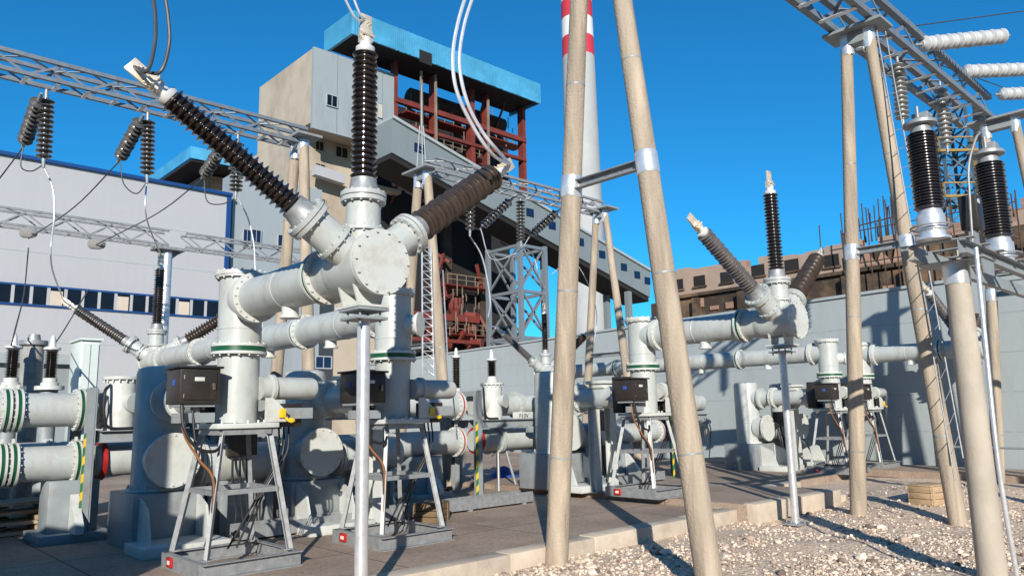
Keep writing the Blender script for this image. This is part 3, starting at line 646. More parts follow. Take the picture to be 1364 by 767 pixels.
def breaker(u, zb, label, vb=10.45):
    u = u-.06
    t = thing('breaker_tank', (u, vb, zb), label, 'breaker tank', 'upright breaker tanks')
    MB().lathe((u, vb, zb+.66), (0, 0, 1), [(0, .31), (.52, .31), (.525, .316), (.545, .316), (.55, .31), (1.48, .31), (1.55, .29), (1.58, .2)], 40).part('tank', 'gis_paint', t)
    MB().ring((u, vb, zb+.68), (0, 0, 1), .36, .04, 36).bolts((u, vb, zb+.7), (0, 0, 1), .335, 18, .013, .07).part('foot_flange', 'plate_paint', t)
    MB().cbox(u-.42, u+.42, vb-.5, vb+.5, zb, zb+.655, .012).part('pedestal', 'steel_paint', t)
    p = MB().cbox(u-.50, u+.50, vb-1.2, vb-.505, zb, zb+.12, .006)
    p.prism([(u-.36, vb-.505, zb+.12), (u-.36, vb-.95, zb+.12), (u-.36, vb-.8, zb+.5), (u-.36, vb-.505, zb+.62)], (.03, 0, 0)).prism([(u+.33, vb-.505, zb+.12), (u+.33, vb-.95, zb+.12), (u+.33, vb-.8, zb+.5), (u+.33, vb-.505, zb+.62)], (.03, 0, 0)); p.part('gusset', 'plate_paint', t)
    n = MB().lathe((u, vb-.25, zb+1.05), (0, -1, 0), [(0, .27), (.27, .27)], 36).part('nozzle', 'gis_paint', t)
    MB().ring((u, vb-.545, zb+1.05), (0, 1, 0), .335, .05, 40).bolts((u, vb-.545, zb+1.05), (0, 1, 0), .305, 16, .012, .085).part('end_disc', 'plate_paint', n)
    MB().cbox(u+.05, u+.23, vb-.325, vb-.300, zb+1.52, zb+1.64, .003).part('rating_plate', 'white_metal', t)
    n = MB().lathe((u, vb-.25, 1.95), (0, -1, 0), [(0, .215), (.18, .215)], 32).ring((u, vb-.43, 1.95), (0, 1, 0), .27, .04, 32).part('link_nozzle', 'gis_paint', t)
    return t
names = [('A', 3.5, SZ, 'under the nearest three armed outlet at left'), ('A2', 5.55, SZ, 'behind the left foreground silver post'), ('B', 10.85, .26, 'between the two tallest concrete poles'), ('B2', 18.3, .14, 'just left of the pole with the ladder'), ('C', 20.2, .14, 'farthest right by the grey wall')]
for key, u, zb, wh in names:
    disconnector(u, zb, 'disconnector with dark brown drive cabinet '+wh); trestle(u, zb, 'galvanised four legged trestle '+wh); breaker(u, zb, 'light grey upright breaker tank on a pedestal '+wh)

# busbar line
VB = 11.75
def buspipe(u0_, u1, z, col, label, r=.225):
    t = thing('busbar_pipe', ((u0_+u1)/2, VB, z), label, 'busbar pipe', 'horizontal busbar pipes')
    MB().lathe((u0_, VB, z), (1, 0, 0), [(0, r), (u1-u0_, r)], 36).part('pipe', 'gis_paint', t)
    for q in (u0_+.06, u1-.06):
        f = MB().ring((q-.035, VB, z), (1, 0, 0), r+.06, .028, 36).ring((q+.035, VB, z), (1, 0, 0), r+.06, .028, 36).bolts((q, VB, z), (1, 0, 0), r+.035, 18, .011, .15)
        f.bar((q, VB, z+r+.05), (q, VB, z+r+.11), .03, .05); f = f.part('flange', 'plate_paint', t)
        MB().ring((q, VB, z), (1, 0, 0), r+.05, .038, 36).part('colour_ring', col, f)
for z, nm in ((1.87, 'upper'), (1.17, 'lower')):
    buspipe(-3.5, 1.98, z, 'green', nm+' grey busbar pipe cut by the left picture edge')
    buspipe(1.99, 2.84, z, 'green', nm+' grey busbar pipe between two green rings at far left')
    buspipe(5.9, 9.5, z, 'red', nm+' grey busbar pipe with a red ring left of the striped strip')
    buspipe(12.9, 16.0, z, 'red', nm+' grey busbar pipe behind the slanting front pole')
def module(u, zb, label):
    t = thing('bus_module', (u, VB, zb), label, 'switchgear module', 'busbar disconnector modules')
    W_ = .55 if u > 4 else .38
    MB().lathe((u+W_, VB-.12, 1.58), (0, 0, 1), [(0, .2), (.70, .2)], 32).part('tank', 'plate_paint', t)
    MB().ring((u+W_, VB-.12, 2.30), (0, 0, 1), .245, .04, 32).bolts((u+W_, VB-.12, 2.27), (0, 0, 1), .225, 16, .012, .06).part('lid', 'plate_paint', t)
    n = MB().lathe((u+W_+.07, VB-.25, 1.95), (.35, -1, 0), [(0, .12), (.13, .12), (.131, .14), (.16, .14)], 28).part('port', 'gis_paint', t)
    h = MB().lathe((u+.12, VB, 1.87), (1, 0, 0), [(0, .20), (.06, .22), (1.7, .22)], 32)
    h.ring((u+.16, VB, 1.87), (1, 0, 0), .27, .04).ring((u+1.3, VB, 1.87), (1, 0, 0), .28, .04).ring((u+1.36, VB, 1.87), (1, 0, 0), .28, .04).bolts((u+1.33, VB, 1.87), (1, 0, 0), .255, 16, .012, .13).part('upper_tube', 'gis_paint', t)
    l = MB().lathe((u+.12, VB, 1.17), (1, 0, 0), [(0, .2), (.05, .22), (.5, .22), (1.7, .22)], 32).ring((u+.75, VB, 1.17), (1, 0, 0), .28, .04).ring((u+.81, VB, 1.17), (1, 0, 0), .28, .04).bolts((u+.78, VB, 1.17), (1, 0, 0), .255, 16, .012, .13).part('lower_tube', 'gis_paint', t)
    MB().ring((u+.2, VB, 1.17), (1, 0, 0), .27, .06).part('colour_ring', 'red', l)
    MB().channel((u+.06, VB-.34, 1.50), (u+1.6, VB-.34, 1.50), .08, .16, .012).channel((u+.06, VB+.34, 1.50), (u+1.6, VB+.34, 1.50), .08, .16, .012).part('cross_beam', 'steel_paint', t)
    f = MB()
    f.channel((u, VB-.36, zb), (u, VB-.36, 2.16), .10, .14, .014, (0, 1, 0)).channel((u, VB+.36, zb), (u, VB+.36, 2.16), .10, .14, .014, (0, 1, 0)); f.bar((u, VB-.3, 2.1), (u, VB+.3, 2.1), .1, .1)
    f.part('frame_post', 'steel_paint', t)
    MB().tube([(u+.2, VB-.25, 2.2), (u+.1, VB-.38, 2.1), (u+.1, VB-.4, 1.8), (u+.18, VB-.38, 1.62), (u+.5, VB-.34, 1.6)], .022, 8).part('cable', 'cable_black', t)
    MB().tube([(u+1.55, VB-.36, 1.45), (u+1.62, VB-.42, 1.2), (u+1.6, VB-.4, .9), (u+1.5, VB-.38, zb+.1)], .016, 8).tube([(u+1.45, VB-.36, 1.45), (u+1.52, VB-.42, 1.15), (u+1.45, VB-.4, .8)], .016, 8).part('cable', 'cable_black', t)
    MB().cyl((u+.75, VB-.05, 1.0), (u+.62, VB-.2, zb), .03, n=10).cyl((u+.95, VB-.05, 1.0), (u+1.12, VB-.2, zb), .03, n=10).prism([(u+.72, VB-.06, .95), (u+.98, VB-.06, .95), (u+.92, VB-.06, .88), (u+.78, VB-.06, .88)], (0, .1, 0)).part('leg', 'galv', t)
    MB().cbox(u+1.25, u+1.5, VB-.5, VB-.36, 1.30, 1.42, .01).cyl((u+1.5, VB-.43, 1.36), (u+1.6, VB-.43, 1.36), .04, n=12).part('valve', 'steel_paint', t)
    return t
module(2.90, SZ, 'white upright bus module with bolted lid near the left edge')
mo = module(9.75, SZ, 'white upright bus module with bolted lid left of the tallest pole')
module(16.2, .14, 'bus module half hidden right of the slanting front pole')
# lettering on the module's front bar
fc = D.curves.new('lettering', 'FONT'); fc.body = 'F10V'; fc.size = .13; fc.extrude = .002; fc.materials.append(MATS['letter'])
tmp = D.objects.new('lettering', fc); COL.objects.link(tmp); bpy.context.view_layer.update()
fm = D.meshes.new_from_object(tmp.evaluated_get(bpy.context.evaluated_depsgraph_get())); D.objects.remove(tmp)
fo = D.objects.new('lettering', fm); COL.objects.link(fo); fo.parent = mo; fo.location = Vector((10.75, VB-.437, 1.60))-mo.location; fo.rotation_euler = (pi/2, 0, 0)
MB().cbox(10.6, 11.35, VB-.435, VB-.40, 1.585, 1.72, .005).part('name_bar', 'plate_paint', mo)

module(4.55, SZ, 'bus module in deep shade between the two leftmost breaker tanks')
def rear_pipe(u0_, u1, v, z, label):
    t = thing('rear_pipe', ((u0_+u1)/2, v, z), label, 'rear pipe', 'lower pipes behind the busbar line')
    p = MB().lathe((u0_, v, z), (1, 0, 0), [(0, .17), (u1-u0_, .17)], 28).part('pipe', 'gis_paint', t); x = u0_+.1
    while x < u1:
        MB().ring((x-.025, v, z), (1, 0, 0), .22, .025, 28).ring((x+.025, v, z), (1, 0, 0), .22, .025, 28).part('flange', 'plate_paint', p)
        MB().box(x+.3, x+.36, v-.03, v+.03, .1, z-.165).box(x+.2, x+.46, v-.12, v+.12, z-.19, z-.16).part('stand', 'steel_paint', t); x += 1.55
rear_pipe(-2, 4.4, 13.2, 1.25, 'slim pipe on stands behind the bus pipes at far left')
rear_pipe(5.0, 9.0, 13.4, .85, 'slim pipe on stands behind the red ringed bus pipes')
rear_pipe(11.5, 17.5, 13.3, 1.0, 'slim pipe on stands behind the two tallest poles')
def kiosk(x0, v, w_, h, label, m='steel_paint'):
    t = thing('control_cabinet', (x0+w_/2, v, SZ), label, 'cabinet', 'grey control cabinets behind the busbar line')
    MB().cbox(x0, x0+w_, v, v+.6, SZ, SZ+h, .012).part('body', m, t); MB().cbox(x0-.05, x0+w_+.05, v-.06, v+.66, SZ+h+.001, SZ+h+.04, .006).part('roof', m, t)
    for a in (0, 1):
        d = MB().cbox(x0+.03+a*(w_/2-.01), x0+w_/2-.02+a*(w_/2-.01), v-.014, v-.002, SZ+.12, SZ+h-.05, .003).part('door', m, t); hx = x0+w_/2+(.06 if a else -.08); MB().cbox(hx, hx+.02, v-.04, v-.015, SZ+h*.5, SZ+h*.5+.14, .004).part('handle', 'bolt', d)
kiosk(5.4, 15.2, 1.0, 1.5, 'low grey control cabinet behind the second breaker tank')
kiosk(7.0, 15.6, .9, 1.3, 'low grey control cabinet behind the planks')
kiosk(0.4, 15.8, 1.1, 1.3, 'low grey control cabinet behind the pipes at far left')
def reel(p, label):
    t = thing('cable_reel', p, label, 'cable reel'); c = Vector(p)+Vector((0, 0, .26))
    for a in (-.2, .2): MB().ring(c+Vector((a, 0, 0)), (1, 0, 0), .26, .035, 28).part('side_disc', 'rust', t)
    MB().cyl(c-Vector((.18, 0, 0)), c+Vector((.18, 0, 0)), .15, n=24).part('drum', 'box_brown', t)
def column_support(u, v, zb, h, label):
    t = thing('pipe_stand', (u, v, zb), label, 'pipe stand', 'grey H section stands under the link pipes')
    MB().box(u-.08, u+.08, v-.075, v-.065, zb+.02, zb+h).box(u-.08, u+.08, v+.065, v+.075, zb+.02, zb+h).box(u-.006, u+.006, v-.065, v+.065, zb+.02, zb+h).part('shaft', 'plate_paint', t)
    MB().cbox(u-.14, u+.14, v-.14, v+.14, zb, zb+.02, .003).cbox(u-.12, u+.12, v-.12, v+.12, zb+h+.001, zb+h+.02, .003).bolts((u, v, zb+.03), (0, 0, 1), .13, 4, .012, .04).part('end_plate', 'steel_paint', t)
def lower_tank(u, zb, label):
    t = thing('lower_tank', (u+.9, 10.45, zb), label, 'tank', 'horizontal tanks beside the breaker tanks')
    b_ = MB().lathe((u+.28, 10.45, zb+.95), (1, 0, 0), [(0, .2), (.15, .2), (.16, .26), (1.25, .26), (1.32, .22), (1.35, .1)], 30); b_.part('shell', 'gis_paint', t)
    MB().ring((u+.44, 10.45, zb+.95), (1, 0, 0), .31, .04, 30).ring((u+.49, 10.45, zb+.95), (1, 0, 0), .31, .04, 30).bolts((u+.465, 10.45, zb+.95), (1, 0, 0), .285, 16, .012, .12).part('flange', 'plate_paint', t)
    for x in (.75, 1.4): MB().cbox(u+x-.05, u+x+.05, 10.25, 10.65, zb, zb+.72, .006).part('cradle', 'steel_paint', t)
    MB().cbox(u+.7, u+1.1, 10.05, 10.16, zb+1.05, zb+1.45, .01).part('terminal_box', 'cabinet_brown', t)
    for q in (0, 1, 2): MB().tube([(u+.78+.1*q, 10.1, zb+1.05), (u+.76+.1*q, 10.02, zb+.7), (u+.82+.08*q, 10.0, zb+.3), (u+.7+.2*q, 9.9, zb+.03)], .016, 7).part('hose', 'cable_black', t)
def tray(u0_, u1, v, zb, label):
    t = thing('cable_tray', ((u0_+u1)/2, v, zb), label, 'cable tray', 'low cable trays on the paving')
    MB().box(u0_, u1, v-.16, v-.15, zb+.03, zb+.20).box(u0_, u1, v+.15, v+.16, zb+.03, zb+.20).box(u0_, u1, v-.149, v+.149, zb+.03, zb+.04).part('tray', 'galv', t)
    for q in range(5): MB().tube([(u0_+(u1-u0_)*i/12, v-.11+.055*q+random.uniform(-.012, .012), zb+.07+random.uniform(0, .05)) for i in range(13)], .021, 6).part('cable', 'cable_black', t)
    x = u0_+.2
    while x < u1: MB().box(x-.03, x+.03, v-.17, v+.17, zb, zb+.029).part('foot', 'steel_paint', t); x += 1.2
random.seed(21)
for uu, zb, wh in ((3.5, SZ, 'under the nearest outlet'), (5.55, SZ, 'behind the left silver post'), (10.85, .26, 'between the two tallest poles'), (18.3, .14, 'left of the ladder pole')):
    if uu > 6: column_support(uu-.22, 9.2, zb, 1.50, 'pale H section stand on the left of the link pipe '+wh)
    if uu > 4: column_support(uu+.55, 9.45, zb, 1.62, 'pale H section stand on the right of the link pipe '+wh)
for uu, zb, wh in ((3.5, SZ, 'the two leftmost breaker tanks'), (5.55, SZ, 'the second breaker tank and the brown box'), (10.85, .26, 'the two tallest poles at ground level'), (18.3, .14, 'the rear breaker tank and the grey wall')): lower_tank(uu, zb, 'horizontal tank in shade between '+wh)
tray(4.2, 9.4, 9.75, SZ, 'low cable tray with black cables on the left paving'); tray(10.8, 13.2, 9.7, .26, 'low cable tray with black cables between the tallest poles')
def earth_strip(u, v, zb, label):
    t = thing('earthing_strip', (u, v, zb), label, 'earthing strip', 'yellow and green striped earthing strips')
    MB().box(u-.03, u+.03, v-.004, v+.004, zb, 1.55).part('strip', 'green_strip', t)
    m = MB(); z = zb+.05
    while z < 1.5: m.prism([(u-.031, v-.0065, z), (u+.031, v-.0065, z+.05), (u+.031, v-.0065, z+.16), (u-.031, v-.0065, z+.11)], (0, .002, 0)); z += .23
    m.part('yellow_stripes', 'yellow', t)
earth_strip(9.62, VB-.42, SZ, 'yellow and green striped strip left of the white bus module')
earth_strip(13.6, 9.6, .26, 'yellow and green striped strip between the two tallest poles')
earth_strip(2.80, VB-.42, SZ, 'yellow striped strip beside the left bus module post')

# pedestals and posts carrying the bus pipes
def saddle(u, zb, label):
    t = thing('pipe_support', (u, VB, zb), label, 'pipe support', 'grey pipe supports under the busbar')
    MB().cbox(u-.42, u+.42, VB-.45, VB+.45, zb, zb+.12, .01).cbox(u-.3, u+.3, VB-.25, VB+.25, zb+.12, zb+.78, .01).part('pedestal', 'steel_paint', t)
    MB().prism([(u-.05, VB-.26, zb+.12), (u-.05, VB-.62, zb+.12), (u-.05, VB-.62, zb+.22), (u-.05, VB-.26, zb+.6)], (.1, 0, 0)).part('gusset', 'plate_paint', t)
for u, zb, l in ((1.2, SZ, 'grey pipe support nearest the left edge'), (2.75, SZ, 'grey pipe support left of the leftmost breaker tank'), (8.6, SZ, 'grey pipe support behind the brown wooden box'), (14.4, .14, 'grey pipe support behind the slanting front pole')): saddle(u, zb, l)

# small arresters and cabinets at the back
def arrester(u, v, z0, h, label, m='porcelain', r=.11):
    t = thing('surge_arrester', (u, v, z0), label, 'surge arrester', 'slim black surge arresters')
    MB().lathe((u, v, z0+.12), (0, 0, 1), shed_profile(h-.12, 18, r*.66, r), 22).part('sheds', m, t)
    MB().lathe((u, v, z0), (0, 0, 1), [(0, r*1.25), (.05, r*1.25), (.06, r), (.12, r)], 22).part('base', 'plate_paint', t)
    MB().lathe((u, v, z0+h), (0, 0, 1), [(0, r*.7), (.03, r*1.2), (.06, r*1.2), (.07, r*.5), (.2, r*.35), (.25, r*.2)], 20).part('cap', 'white_metal', t)
def plinth(u, v, z0, z1, r, label):
    t = thing('arrester_plinth', (u, v, z0), label, 'plinth', 'plinths under the slim arresters')
    MB().cyl((u, v, z0), (u, v, z1-.06), r, n=24).part('stem', 'steel_paint', t); MB().cyl((u, v, z1-.06), (u, v, z1), r*1.7, n=24).part('top_plate', 'plate_paint', t)
for px, pyb, pyt, lab in ((14, 514, 466, 'black surge arrester at the extreme left edge'), (66, 514, 468, 'black surge arrester just above the upper bus pipe near the left edge'), (672, 512, 482, 'short black surge arrester on the white bus module'), (608, 524, 478, 'black surge arrester behind the red ringed bus pipes')):
    v = 13.4 if px != 672 else VB-.12
    a = PY(px, pyb, v); b = PY(px, pyt, v)
    if px == 672: a = Vector((10.3, VB-.12, 2.33)); b = a+Vector((0, 0, .42))
    arrester(a.x, v, a.z, b.z-a.z, lab, r=.10)
    if px != 672: plinth(a.x, v, 0.1, a.z, .12, lab.replace('black surge arrester', 'grey plinth under the arrester'))
a = PY(40, 516, 13.9); b = PY(40, 462, 13.9)
t = thing('voltage_transformer', (a.x, a.y, .1), 'grey mottled cylinder with a flat cap between two black arresters', 'transformer')
MB().cyl((a.x, a.y, .1), (a.x, a.y, b.z), .16, n=28).part('body', 'grey_shed', t)
MB().lathe((a.x, a.y, b.z), (0, 0, 1), [(0, .14), (.03, .2), (.1, .2), (.1, .1), (.2, .08)], 24).part('cap', 'galv', t)
a = PY(105, 505, 14.6); b = PY(155, 455, 14.6)
b.x -= .25
t = thing('control_cabinet', (a.x, 14.6, SZ), 'pale green control cabinet behind the left bus module', 'cabinet')
MB().cbox(a.x, b.x, 14.6, 15.3, SZ, b.z, .015).part('body', 'cabinet_green', t)
MB().box(a.x-.03, b.x+.03, 14.55, 15.35, b.z+.002, b.z+.04).part('roof', 'cabinet_green', t)
MB().box(a.x+.03, (a.x+b.x)/2-.01, 14.58, 14.596, SZ+.1, b.z-.06).box((a.x+b.x)/2+.01, b.x-.03, 14.58, 14.596, SZ+.1, b.z-.06).part('door', 'cabinet_green', t)
a = PY(0, 470, 22); b = PY(105, 470, 22)
t = thing('low_building', (b.x-3, 22, 0), 'low blue grey outbuilding behind the arresters at the left edge', 'outbuilding')
MB().box(b.x-9, b.x, 22, 26, 0, a.z-.25).part('wall', 'tower_grey', t); MB().box(b.x-9.2, b.x+.15, 21.8, 26.2, a.z-.248, a.z).part('roof', 'wall_joint', t)

# ------------------------------------------------------------------ right platform with large black arresters
up, vp = PZ(1323, 772, 0).x, PZ(1323, 772, 0).y
top = PY(1275, 352, vp)
t = thing('concrete_post', (up, vp, 0), 'thick pale concrete post in the right foreground carrying steel channels', 'concrete post')
MB().lathe((up, vp, -.2), (0, 0, 1), [(0, .135), (top.z+.2-.25, .118), (top.z+.2, .118)], 36).part('shaft', 'concrete_pale', t)
MB().lathe((up, vp, top.z-.22), (0, 0, 1), [(0, .124), (.22, .130)], 36).part('steel_cap', 'galv_bright', t)
zt = top.z
t = thing('channel_platform', (up, vp, zt), 'dark steel channel platform on top of the thick pale post', 'platform')
for s_ in (-1, 1): MB().channel((up-.55, vp+s_*.2, zt+.075), (up+6, vp+s_*.2, zt+.075), .07, .14, .012, side=-s_).part('channel', 'steel_paint', t)
for q in (-.5, .0, .5, 1.3, 2.1, 2.9, 3.8): MB().box(up+q-.05, up+q+.05, vp-.34, vp+.34, zt+.149, zt+.16).part('cross_plate', 'steel_paint', t)
m = MB()
m.prism([(up-.2, vp-.3, zt-.002), (up+.2, vp-.3, zt-.002), (up+.16, vp-.3, zt-.16), (up-.16, vp-.3, zt-.16)], (0, .015, 0)); m.box(up-.22, up+.22, vp-.32, vp+.32, zt-.002, zt+.004)
m.part('seat_plate', 'steel_paint', t)
t = thing('concrete_post', (up+5.2, vp, 0), 'concrete post under the far end of the channel platform at the right edge', 'concrete post')
MB().lathe((up+5.2, vp, -.2), (0, 0, 1), [(0, .15), (zt+.2, .13)], 28).part('shaft', 'concrete_pale', t); MB().lathe((up+5.2, vp, zt-.22), (0, 0, 1), [(0, .145), (.215, .15)], 28).part('steel_cap', 'galv_bright', t)
def big_arrester(px, label):
    K = .78 if px < 1300 else .92; a = PY(px, 320, vp); u = a.x; zb = zt+.162
    d = (Vector((u, vp, zb))-CAM).length
    t = thing('lightning_arrester', (u, vp, zb), label, 'lightning arrester', 'large black arresters on the channel platform')
    MB().lathe((u, vp, zb), (0, 0, 1), [(0, .21), (.03, .21), (.04, .16), (.12, .15), (.13, .19), (.16, .19), (.17, .165), (.32, .165), (.33, .15), (.40, .13)], 32).part('metal_base', 'galv_bright', t)
    r = MB()
    r.tube([(u+.24*cos(a_), vp+.24*sin(a_), zb+.17) for a_ in [2*pi*i/16 for i in range(17)]], .012, 8); r.part('hand_ring', 'galv', t)
    MB().lathe((u, vp, zb+.40), (0, 0, 1), shed_profile(1.02, 26, .15, .185), 32).part('sheds', 'porcelain', t)
    c = MB().lathe((u, vp, zb+1.42), (0, 0, 1), [(0, .13), (.06, .12), (.10, .12), (.11, .2), (.15, .2), (.16, .12), (.2, .1)], 32).cbox(u+.02, u+.22, vp-.1, vp+.1, zb+1.58, zb+1.72, .01).cyl((u-.05, vp, zb+1.6), (u-.05, vp, zb+1.78), .02)
    c.part('top_cap', 'galv', t)
    for c_ in [q for q in t.children]: c_.scale = (K, K, K)
    return u
ua = big_arrester(1243, 'large black ribbed arrester nearer the pole with the ladder'); ub = big_arrester(1330, 'large black ribbed arrester nearest the right picture edge')
t = thing('control_box', (up+.55, vp-.05, zt+.162), 'small dark control box with pale conduit between the two black arresters', 'control box')
MB().cbox(up+.40, up+.62, vp-.16, vp+.02, zt+.42, zt+.80, .01).part('body', 'cabinet_brown', t)
MB().cyl((up+.46, vp-.17, zt+.72), (up+.46, vp-.155, zt+.72), .03, n=16).part('dial', 'plate_paint', t)
MB().box(up+.44, up+.58, vp-.10, vp-.04, zt+.164, zt+.418).part('stand', 'galv', t)
MB().tube([(up+.3, vp-.1, zt+.2), (up+.32, vp-.12, zt+.7), (up+.36, vp-.14, zt+1.1), (up+.5, vp-.2, zt+1.42), (up+.62, vp-.22, zt+1.52)], .014, 10).part('conduit', 'galv', t)
MB().tube([PY(1300, 330, vp-.35), PY(1310, 430, vp-.35), PY(1330, 620, vp-.35), PY(1356, 775, vp-.35)], .022, 10).solo('conduit_pipe', 'galv_bright', 'thin silver conduit running down beside the thick pale post', 'conduit')

# ladder on the right pole pair's slanting leg
t = thing('ladder', (12.3, 4.0, 0), 'thin silver ladder fixed to the slanting leg of the right pole pair', 'ladder')
A = [PY(1166, 30, 4.2), PY(1178, 35, 4.2)]; Bq = [PY(1272, 640, 3.55), PY(1283, 610, 3.55)]
for a, b in zip(A, Bq): MB().cyl(a, b, .011, n=8).part('rail', 'galv', t)
m = MB()
for i in range(1, 22):
    f = i/22; m.cyl(A[0].lerp(Bq[0], f), A[1].lerp(Bq[1], f), .006, n=6)
m.parts('rung', 'galv', t)
# lattice climbing ladder at the middle pair
t = thing('ladder', (9.9, 12.3, 0), 'pale lattice climbing ladder beside the middle concrete pole pair', 'ladder')
a0, a1 = PY(562, 330, 12.9), PY(563, 500, 12.9); b0, b1 = PY(574, 330, 12.9), PY(578, 500, 12.9)
for a, b in ((a0, a1), (b0, b1)): MB().cyl(a, b, .018, n=8).part('rail', 'galv_bright', t)
m = MB(); n = 16
for i in range(n):
    f = i/n; g_ = (i+1)/n; m.cyl(a0.lerp(a1, f), b0.lerp(b1, f), .012, n=6); m.cyl(a0.lerp(a1, f), b0.lerp(b1, g_), .010, n=6)
m.part('rungs', 'galv_bright', t)
t = thing('mast', (9.9, 13.5, 7.3), 'thin lattice lightning mast on the middle pole pair', 'lightning mast')
m = MB(); zb_ = 7.34
for a in (0, 2.1, 4.2):
    m.cyl((9.9+.12*cos(a), 13.5+.12*sin(a), zb_), (9.9+.05*cos(a), 13.5+.05*sin(a), zb_+1.0), .012, n=6)
for i in range(8): m.cyl((9.9+.11, 13.5, zb_+i*.12), (9.9-.06, 13.5+.09, zb_+i*.12+.08), .006, n=5)
m.part('lattice', 'galv', t); MB().cyl((9.9, 13.5, zb_+.9), (9.9, 13.5, zb_+2.0), .014, .006, 8).part('spike', 'galv_bright', t)

# ------------------------------------------------------------------ conductors
def wire(pts, r, m, label, cat='cable', group='overhead conductors and jumpers'):
    MB().tube(pts, r, 8).solo('conductor', m, label, cat, group)
def wp(l, v): return [PY(x, y, v) for x, y in l]
tA = TIPS['A']
wire([tA[1]]+wp([(196, 95), (206, 60), (207, 25), (203, -10)], 5.7), .014, 'dark_wire', 'left strand of the dark twin conductor rising from the long leaning bushing')
wire([tA[1]]+wp([(212, 97), (225, 60), (224, 25), (219, -10)], 5.7), .014, 'dark_wire', 'right strand of the dark twin conductor rising from the long leaning bushing')
wire([tA[0]]+wp([(474, 25), (455, -10)], 5.6), .011, 'alu_wire', 'left strand of the pale twin conductor above the upright bushing')
wire([tA[0]]+wp([(480, 20), (468, -10)], 5.6), .011, 'alu_wire', 'right strand of the pale twin conductor above the upright bushing')
wire([tA[2]]+wp([(655, 205), (628, 165), (608, 120), (603, 75), (610, 30), (622, -10)], 5.3), .018, 'alu_wire', 'left strand of the bright looping twin conductor over the right bushing')
wire([tA[2]]+wp([(662, 200), (642, 175), (622, 135), (612, 85), (618, 35), (632, -10)], 5.3), .018, 'alu_wire', 'right strand of the bright looping twin conductor over the right bushing')
wire(wp([(626, 314), (643, 345), (653, 400), (650, 430)], 14.0)+[TIPS['B2'][1]], .018, 'alu_wire', 'white jumper loop in front of the black boiler house')
wire(wp([(694, 327), (710, 340), (718, 370)], 15)+[TIPS['B2'][0]], .018, 'alu_wire', 'white jumper dropping to the far upright bushing')
wire(wp([(57, 220), (70, 250), (72, 290), (68, 350)], 15)+[TIPS['A2'][1]], .016, 'alu_wire', 'white jumper hanging over the hall wall at far left')
wire(wp([(195, 242), (195, 290)], 15)+[TIPS['A2'][0]], .016, 'alu_wire', 'white jumper dropping straight to the upright bushing at left')
wire(wp([(316, 263), (330, 290), (338, 325), (340, 358), (346, 400), (350, 440)], 14), .016, 'alu_wire', 'white jumper above the capped riser near the hall corner')
wire(wp([(31, 196), (0, 237)], 14.4)[0:1]+wp([(0, 237), (-30, 275)], 15.5), .012, 'dark_wire', 'dark cable running down past the left picture edge')
wire([PY(158, 216, 14.4), PY(100, 275, 16.5), PY(38, 318, 18.6)], .012, 'dark_wire', 'dark cable from the second slanting insulator to the low beam')
wire([PY(270, 238, 14.4), PY(210, 284, 16.5), PY(128, 326, 18.6)], .012, 'dark_wire', 'dark cable slanting in front of the hall wall near its corner')
wire(wp([(31, 196), (28, 222), (42, 228), (57, 220)], 14.0), .011, 'dark_wire', 'dark loop joining the two leftmost insulators')
wire(wp([(160, 216), (165, 245), (182, 258), (196, 242)], 14.0), .011, 'dark_wire', 'dark loop joining the insulators left of the long bushing')
wire(wp([(272, 240), (276, 268), (295, 272), (314, 264)], 14.0), .011, 'dark_wire', 'dark loop joining the insulators by the hall corner')
wire(wp([(38, 330), (32, 390)], 18)+wp([(20, 440), (14, 465)], 13.4), .012, 'dark_wire', 'dark wire dropping to the leftmost black arrester')
wire(wp([(118, 385), (85, 440)], 16)+wp([(66, 467)], 13.4), .012, 'dark_wire', 'dark wire curving down to the second black arrester')
wire(wp([(640, 304), (655, 345), (690, 335), (705, 316)], 14.2), .013, 'alu_wire', 'pale sagging jumper in front of the grey lattice tower')
wire(wp([(735, 365), (765, 348), (795, 420), (775, 520)], 15), .012, 'alu_wire', 'pale jumper between the slim pole pair')
wire([PZ(590, 360, 5.0), PZ(598, 510, 2.2)], .012, 'alu_wire', 'straight pale earth wire beside the middle pole pair')
wire([Vector((14.2, 4.5, 8.6)), Vector((26, 1, 12.5))], .012, 'dark_wire', 'thin dark wire climbing out of the top right corner')
wire([Vector((16.5, 4.5, 8.6)), Vector((30, 3, 10))], .012, 'dark_wire', 'lower thin dark wire leaving the top right corner')

# ------------------------------------------------------------------ long grey wall
wd = site(-sin(radians(36.5)), cos(radians(36.5)), 0).normalized(); wn = Vector((wd.y, -wd.x, 0))
w0 = PZ(1210, 626, 0)
t = thing('boundary_wall', w0, 'long plain grey panel wall behind the switchgear', 'wall')
a = w0-wd*14; b = w0+wd*34
MB().prism([a, b, b+wn*-.2*(-1), a+wn*.2], (0, 0, 4.78)).part('panel', 'wall_panel', t, smooth=False)
nn = -wn if (CAM-w0).dot(-wn) > 0 else wn
j = MB()
for z in (1.0, 1.95, 2.9, 3.85):
    j.prism([a+nn*.003+Vector((0, 0, z)), b+nn*.003+Vector((0, 0, z)), b-nn*.02+Vector((0, 0, z)), a-nn*.02+Vector((0, 0, z))], (0, 0, .03))
j.part('joint', 'wall_joint', t, smooth=False)
MB().prism([a+nn*.06+Vector((0, 0, 4.782)), b+nn*.06+Vector((0, 0, 4.782)), b-nn*.26+Vector((0, 0, 4.782)), a-nn*.26+Vector((0, 0, 4.782))], (0, 0, .08)).part('coping', 'wall_panel', t, smooth=False)
t = thing('apron', w0, None, None); D.objects.remove(t)
